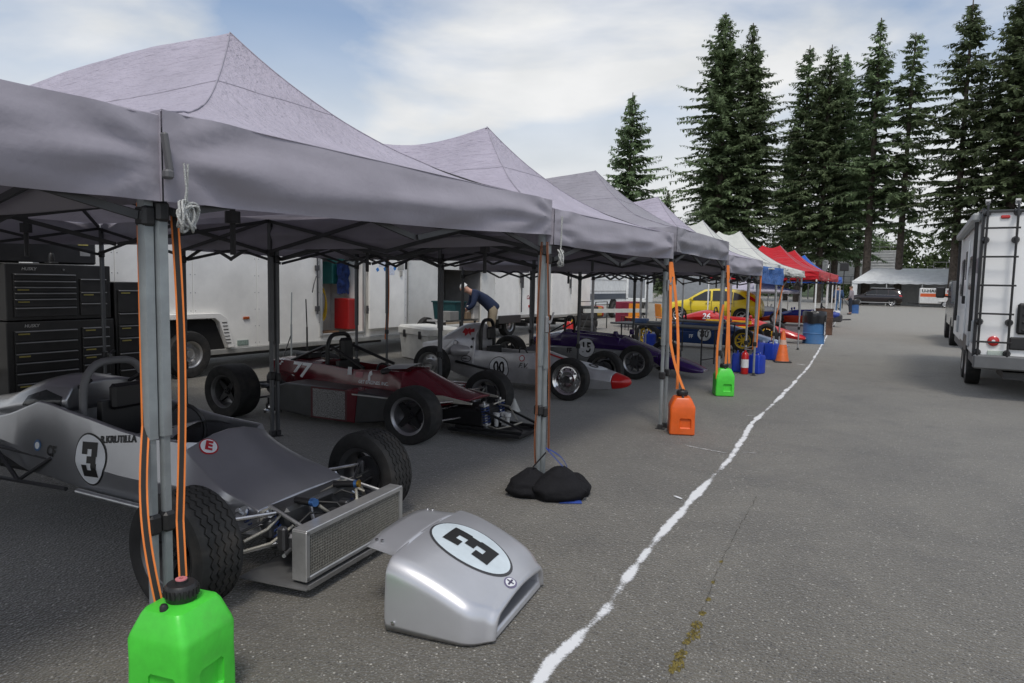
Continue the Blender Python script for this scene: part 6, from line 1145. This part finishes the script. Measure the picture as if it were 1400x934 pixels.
tr_ = thing('equipment_case', 'black equipment case with stickers on top of the tool chest', 'case', (-8.95, 3.55, 1.665)); MB().box((-.25, .75, .28), (.45, 1.42, .55), b=.02).build('shell', CH, tr_)
for yy, zz, dy, dz, m in ((.92, .44, .1, .07, mat('sticker_brown', (.28, .2, .1), .6)), (1.06, .40, .09, .07, YLB), (1.30, .28, .12, .08, YLB), (1.32, .14, .12, .06, mat('sticker_grey', (.25,)*3, .6))): MB().box((-.022, yy, zz), (.006, dy, dz)).build('sticker', m, tr_)
MB().lathe([(.055, 0), (.055, .004), (0, .005)], (-.024, 1.27, .47), 'X', 18).build('sticker', mat('sticker_white', (.5, .52, .55), .5), tr_)
mb = MB(); mb.box((-8.8, 4.15, 1.672), (.16, .1, .01), rz=.5); tag(mb.build('card', DECALW), 'white card lying on the tool chest', 'card')
mb = MB(); mb.lathe([(.03, -.05), (.035, .0), (.03, .05), (.02, .07), (0, .07)], (-8.72, 4.35, 1.72), n=14); mb.box((-8.72, 4.35, 1.675), (.12, .1, .02), b=.005); tag(mb.build('bench_light', BLACK, None, 40), 'small black clamp light on the tool chest', 'lamp')
# trouble light bottle hanging behind the near leg
# ------------------------------------------------------------------ cooler, tubs, tables, tyres and other paddock gear
ck = thing('cooler', 'big white cooler chest with black latches beside the silver car', 'cooler', (-8.3, 11.05, 0), R(-24)); ck.scale = (1.12, 1.12, 1.08); CW = mat('cooler_white', (.70, .70, .66), .4, dirt=.15)
MB().loft([rsq(.50, .27, .04, .02), rsq(.54, .30, .05, .46)]).build('tub', CW, ck, 35); mb = MB(); mb.loft([rsq(.56, .32, .05, .47), rsq(.56, .32, .05, .58), rsq(.53, .29, .05, .62)]); mb.build('lid', CW, ck, 35)
for x in (-.28, .28): MB().box((x, -.325, .47), (.08, .025, .14), b=.01).build('latch', BLACK, ck)
MB().box((.555, 0, .36), (.03, .2, .12), b=.02).build('handle', BLACK, ck); MB().box((-.555, 0, .36), (.03, .2, .12), b=.02).build('handle', BLACK, ck)
tb = thing('work_bench', 'low bench with tubs and boxes before the trailer bay', 'bench', (-9.0, 12.9, 0), R(90)); MB().box((0, 0, .68), (1.3, .5, .04), b=.006).build('top', mat('bench_grey', (.3,)*3, .6), tb)
for x in (-.6, .6):
    for y in (-.2, .2): MB().bar((x, y, 0), (x, y, .66), .04).build('leg', POLEDK, tb)
t_ = MB(); t_.loft([rsq(.28, .19, .03, .705, ), rsq(.32, .22, .04, 1.08)]); t_ = t_.build('storage_tub', mat('teal_plastic', (.006, .05, .055), .5), None, 40); t_.location = (-9.0, 12.75, 0); tag(t_, 'dark teal storage tub on the bench before the man', 'tub')
MB().loft([rsq(.34, .24, .04, 1.08), rsq(.34, .24, .04, 1.11)]).build('lid', mat('teal_plastic'), t_, 40)
tag(MB().box((-8.8, 12.45, .80), (.3, .36, .2), b=.01).build('parts_box', mat('box_grey', (.2, .2, .19), .7)), 'low grey parts box on the bench end', 'box'); tag(MB().box((-8.78, 13.05, .79), (.22, .2, .16), b=.01).build('parts_box', mat('box_brown', (.2, .14, .09), .7)), 'small brown parts box on the bench before the tub', 'box')
mb = MB(); mb.box((-8.72, 13.28, .86), (.2, .22, .3), b=.01); tag(mb.build('white_carton', mat('carton_white', (.55, .53, .5), .7)), 'white carton under the leaning man hands', 'carton')
TAB = mat('table_black', (.10, .10, .105), .5, bump=.06, bs=40)
def table(label, a, b, dep):
    a, b = Vector((*a, 0)), Vector((*b, 0)); L_ = (b-a).length; an = math.atan2(b.y-a.y, b.x-a.x); r = thing('folding_table', label, 'table', a, an); MB().box((L_/2, dep/2, .735), (L_, dep, .035), b=.012).build('top', TAB, r)
    for x in (.25, L_-.25):
        for y in (.08, dep-.08): MB().tube([(x, y, 0), (x, y, .72)], .015, 8).build('leg', SATIN, r)
        MB().tube([(x, .08, .12), (x, dep-.08, .12)], .012, 6).build('leg_brace', SATIN, r)
    return r
table('long black folding table before the blue car', (-5.6, 13.85), (-3.3, 13.32), .7); table('black folding table standing beside the blue car cockpit', (-5.1, 15.9), (-3.35, 15.55), .6)
tag(MB().box((-5.0, 14.1, .80), (.3, .2, .09), b=.01).build('parts_tray', mat('pale_blue_box', (.12, .2, .4), .5)), 'deep pale blue tray on the long black table', 'tray'); tag(MB().box((-4.55, 14.0, .78), (.5, .12, .05), b=.01).build('parts_tray', mat('grey_tray', (.3, .32, .34), .5)), 'flat grey tray on the long black table', 'tray')
for k in range(4):
    rm = wheel_meshes(.31, .21, .19, 'spoke5', R3, 0); o = inst('stacked_tyre', rm[1], None, (-8.85+.02*(k % 2), 20.0+.015*k, .11+k*.215), rot=(R(90), 0, 0)); tag(o, ['bottom tyre of the stack of four beside the trailer', 'second tyre up in the stack of four beside the trailer', 'third tyre up in the stack of four beside the trailer', 'top tyre of the stack of four beside the trailer'][k], 'tyre', 'tyres stacked in a pile')
gc = thing('gas_can', 'red gas can on the ground beside the tyre stack', 'gas can', (-9.1, 19.2, 0)); MB().loft([rsq(.14, .11, .04, 0), rsq(.15, .12, .04, .3), rsq(.08, .08, .03, .4)]).build('body', RED, gc, 40); MB().tube([(.08, 0, .38), (.16, 0, .5)], .02, 8).build('spout', YELO, gc)
def trestle(label, a, b, z):
    r = thing('trestle_beam', label, 'trestle', (a[0], a[1], 0)); d = Vector((b[0]-a[0], b[1]-a[1], 0)); MB().bar((0, 0, z), d+Vector((0, 0, z)), .09, .12).build('beam', mat('pale_beam', (.5, .5, .46), .5), r)
    for t in (.08, .92):
        for s_ in (-.25, .25): MB().bar(d*t+Vector((0, 0, z-.06)), d*t+Vector((s_, s_*.4, 0)), .035).build('leg', POLEDK, r)
trestle('pale beam on trestles beside the stacked tyres', (-8.6, 19.2), (-7.4, 21.4), .74)
def chair(label, loc, rz, m):
    r = thing('paddock_chair', label, 'chair', loc, rz); MB().box((0, 0, .44), (.44, .44, .04), b=.015).build('seat', m, r); mb = MB(); mb.loft([[(-.22-.1*(z-.46), y, z) for y in (-.22, .22)]+[(-.19-.1*(z-.46), y, z) for y in (.22, -.22)] for z in (.48, .7, .92)]); mb.build('backrest', m, r, bev=.01)
    for x in (-.19, .19):
        for y in (-.19, .19): MB().tube([(x*1.1, y*1.1, 0), (x, y, .43)], .014, 6).build('leg', SATIN, r)
chair('orange paddock chair near the motorhome', (-8.3, 22.6, 0), 2.2, mat('chair_orange', (.75, .25, .02), .5)); chair('second orange chair standing behind the long table', (-7.4, 23.2, 0), .8, MATS['chair_orange']); chair('dark red paddock chair beside the orange chair', (-8.9, 23.8, 0), 1.6, mat('chair_wine', (.20, .015, .04), .6))
gn = thing('generator', 'yellow and red generator on the ground before the motorhome', 'generator', (-9.5, 21.9, 0)); MB().box((0, 0, .62), (.5, .6, .32), b=.04).build('engine_block', mat('gen_yellow', (.45, .28, .03), .5), gn); MB().box((.0, .42, .62), (.4, .25, .36), b=.04).build('tank', RED, gn)
mb = MB()
for x in (-.28, .28): mb.tube([(x, -.38, .03), (x, -.38, .95), (x, .62, .95), (x, .62, .03)], .02, 6)
mb.build('frame', SATIN, gn); MB().box((0, .1, .42), (.6, 1.05, .05)).build('deck', POLEDK, gn)
cab = thing('red_tool_trolley', 'wine red tool trolley before the motorhome', 'trolley', (-9.2, 24.6, 0)); MB().box((0, 0, .55), (.6, 1.2, .75), b=.02).build('case', mat('chair_wine'), cab)
for k in range(4): MB().box((.305, 0, .28+k*.18), (.02, 1.1, .16), b=.004).build('drawer', CH, cab)
for k, (x, y, h, ln) in enumerate([(-8.9, 8.1, 1.32, .02), (-9.0, 8.55, 1.2, -.03)]):
    r = thing('jack_handle', ['grey telescopic pole standing against the white trailer', 'black jack handle standing against the white trailer'][k], 'pole', (x, y, 0)); MB().tube([(0, 0, .01), (ln*.3, 0, h*.6)], .016, 8).build('lower_tube', [POLE, SATIN][k], r); MB().tube([(ln*.3, 0, h*.6), (ln, 0, h)], .011, 8).build('upper_tube', [POLE, SATIN][k], r)
    if k == 0: MB().tube([(-.02, -.25, .05), (0, 0, .62)], .01, 6).build('brace', SATIN, r)
sg = thing('banner_sign', 'small red lettered sign on the grey trailer', 'sign', (-9.55, 44.0, 2.2)); MB().box((.01, 0, 0), (.02, 1.6, .4), b=.004).build('board', DECALW, sg); MB().box((.022, 0, .06), (.004, 1.3, .12)).build('stripe', EC, sg)
# parked racer and gear under the low mauve canopy
formula('r', 'white and blue open-wheel car under the low mauve canopy', (-5.4, 35.0, 0), R(8), mat('van_white'), mat('royal_blue_paint'), '7', R3, 'spoke5', mat('van_white'), 2.4, None, cls='')
for k, (x, y, lb, m) in enumerate([(-7.6, 35.3, 'sky blue cooler box under the low mauve canopy', mat('sky_plastic', (.05, .25, .60), .5)), (-7.0, 36.2, 'red crate behind the racers under the low mauve canopy', RED), (-9.0, 34.5, 'black wheel case beside the low mauve canopy', BLACK)]):
    r = thing('storage_box', lb, 'box', (x, y, 0)); MB().loft([rsq(.4, .3, .04, .0), rsq(.44, .33, .05, .62)]).build('tub', m, r, 40); MB().loft([rsq(.46, .35, .05, .62), rsq(.44, .33, .05, .72)]).build('lid', m, r, 40)
# ------------------------------------------------------------------ people
SKIN = mat('skin', (.45, .25, .18), .55)
def skin_obj(name, J, E, m, par, sub=2, root=0):
    me = bpy.data.meshes.new(name); me.from_pydata([j[0] for j in J], E, []); o = bpy.data.objects.new(name, me); COL.objects.link(o); o.parent = par; me.materials.append(m)
    sk = o.modifiers.new('skin', 'SKIN'); sk.use_smooth_shade = True
    for i, j in enumerate(J): q = me.skin_vertices[0].data[i]; q.radius = (j[1], j[2] if len(j) > 2 else j[1]); q.use_root = (i == root)
    s_ = o.modifiers.new('sub', 'SUBSURF'); s_.levels = s_.render_levels = sub
    dg = bpy.context.evaluated_depsgraph_get(); nm = bpy.data.meshes.new_from_object(o.evaluated_get(dg)); o.modifiers.clear(); o.data = nm
    return o
def person(label, loc, rz, P, shirt, trousers, hair, bald=False, shoe=None):
    r = thing('person', label, 'person', loc, rz); V = lambda k: Vector(P[k]); J = []; E = []
    def add(p, rad, rad2=None): J.append((tuple(p), rad, rad2 or rad)); return len(J)-1
    def chain(lst, start):
        for p, q in lst: i = add(p, q); E.append((start, i)); start = i
        return start
    pel = add(V('pelvis'), .10, .11); sp_ = chain([(V('spine'), .10), (V('chest'), .13)], pel); nk = chain([(V('neck'), .055), (V('head'), .085), (V('head').lerp(V('top'), .55), .095), (V('top'), .07)], sp_)
    hd = V('top')-V('head'); f = V('face').normalized(); chain([(V('head')+hd*.42+f*.105, .016)], nk-1)
    for s_ in (1, -1):
        m_ = lambda k: Vector((P[k][0], P[k][1]*s_, P[k][2])) if not (k+('L' if s_ > 0 else 'R')) in P else V(k+('L' if s_ > 0 else 'R'))
        w_ = chain([(m_('shoulder'), .065), (m_('elbow'), .048), (m_('wrist'), .032), (m_('hand'), .036)], sp_); hv = (m_('hand')-m_('wrist')).normalized(); sv = hv.cross(f).normalized()
        for k in range(4): b = m_('hand')+hv*.035+sv*(-.027+.018*k); chain([(b, .010), (b+hv*(.035+.006*(k in (1, 2)))+f*.006, .009), (b+hv*(.055+.01*(k in (1, 2)))+f*.02, .008)], w_)
        tb_ = m_('hand')-hv*.01+sv*.035; chain([(tb_, .011), (tb_+hv*.03+sv*.012+f*.01, .009)], w_)
        chain([(m_('hip'), .07), (m_('knee'), .055), (m_('ankle'), .042), (m_('toe'), .035)], pel)
    skin_obj('body', J, E, SKIN, r)
    J = []; E = []; pel = add(V('pelvis')-(V('spine')-V('pelvis'))*.45, .15, .17); sp_ = chain([(V('pelvis'), .165), (V('spine'), .155), (V('chest'), .165)], pel); chain([(V('chest').lerp(V('neck'), .7), .085)], sp_)
    for s_ in (1, -1):
        m_ = lambda k: Vector((P[k][0], P[k][1]*s_, P[k][2])) if not (k+('L' if s_ > 0 else 'R')) in P else V(k+('L' if s_ > 0 else 'R'))
        chain([(m_('shoulder'), .088), (m_('elbow'), .066), (m_('elbow').lerp(m_('wrist'), .85), .052)], sp_)
    skin_obj('shirt', J, E, shirt, r)
    J = []; E = []; pel = add(V('pelvis'), .14, .16); chain([(V('pelvis').lerp(V('spine'), .6), .12)], pel)
    for s_ in (1, -1):
        m_ = lambda k: Vector((P[k][0], P[k][1]*s_, P[k][2]))
        chain([(m_('hip'), .108), (m_('hip').lerp(m_('knee'), .5), .092), (m_('knee'), .078), (m_('ankle')+Vector((0, 0, .05)), .066)], pel)
    skin_obj('trousers', J, E, trousers, r)
    for s_ in (1, -1):
        a, t = Vector((P['ankle'][0], P['ankle'][1]*s_, .06)), Vector((P['toe'][0], P['toe'][1]*s_, .045)); skin_obj('shoe', [(tuple(a-Vector((.04, 0, .01))), .048), (tuple(a.lerp(t, .5)), .05), (tuple(t+Vector((.02, 0, 0))), .042)], [(0, 1), (1, 2)], shoe or BLACK, r)
        e = V('head')+hd*.38; sv = hd.normalized().cross(f).normalized(); skin_obj('ear', [(tuple(e+sv*s_*.088+hd*.06), .016), (tuple(e+sv*s_*.092-hd*.12), .012)], [(0, 1)], SKIN, r)
    c = V('head')+hd*.62-f*.012; mb = MB(); n = 18; zax = hd.normalized(); sv = zax.cross(f).normalized()
    mb.loft([[tuple(c+(f*math.cos(a)*.092+sv*math.sin(a)*.082)*math.cos(b)+zax*(.072*math.sin(b)-(.05*(1-math.cos(a))*.5 if b < .3 else 0))) for a in [6.283*k/n for k in range(n)]] for b in [0, .3, .6, .9, 1.2, 1.5]], (False, True)); mb.build('hair', hair, r, 60)
    for s_ in (1, -1): e = V('head')+hd*.46+f*.088+sv*s_*.032; MB().lathe([(0, -.008), (.011, -.004), (.011, .004), (0, .008)], tuple(e), 'Z', 8).build('eye', INK, r)
    return r
stand_P = dict(pelvis=(0, 0, .95), spine=(-.01, 0, 1.14), chest=(0, 0, 1.36), neck=(.0, 0, 1.50), head=(.015, 0, 1.56), top=(.02, 0, 1.72), face=(1, 0, 0), shoulder=(0, .185, 1.42), elbow=(-.03, .25, 1.14), wrist=(.10, .22, .95), hand=(.16, .20, .93), hip=(0, .095, .90), knee=(.02, .105, .49), ankle=(-.02, .11, .09), toe=(.13, .13, .045))
lean_P = dict(pelvis=(-.10, 0, .96), spine=(.08, 0, 1.13), chest=(.32, 0, 1.27), neck=(.46, 0, 1.34), head=(.53, 0, 1.37), top=(.66, 0, 1.47), face=(.62, 0, -.78), shoulder=(.34, .19, 1.30), elbow=(.40, .23, 1.03), wrist=(.56, .15, .90), hand=(.62, .13, .87), hip=(-.10, .095, .92), knee=(-.04, .11, .50), ankle=(-.10, .12, .09), toe=(.05, .14, .045))
person('man in navy shirt and khaki trousers bending over the bench', (-8.45, 13.55, 0), R(222), lean_P, mat('navy_shirt', (.010, .020, .055), .85, bump=.2, bs=20), mat('khaki', (.24, .20, .14), .85, bump=.2, bs=20), mat('white_hair', (.55, .55, .53), .8))
person('man in denim jacket and jeans standing with his back turned', (-3.95, 45.5, 0), R(100), stand_P, mat('denim_dark', (.035, .07, .15), .9), mat('denim_light', (.07, .14, .25), .9), mat('grey_hair', (.4, .36, .3), .8))
person('man in pale grey shirt talking beside the man in denim', (-3.35, 46.6, 0), R(170), stand_P, mat('grey_shirt', (.25, .22, .24), .9), mat('dark_jeans', (.02, .025, .04), .9), mat('brown_hair', (.12, .07, .04), .8))
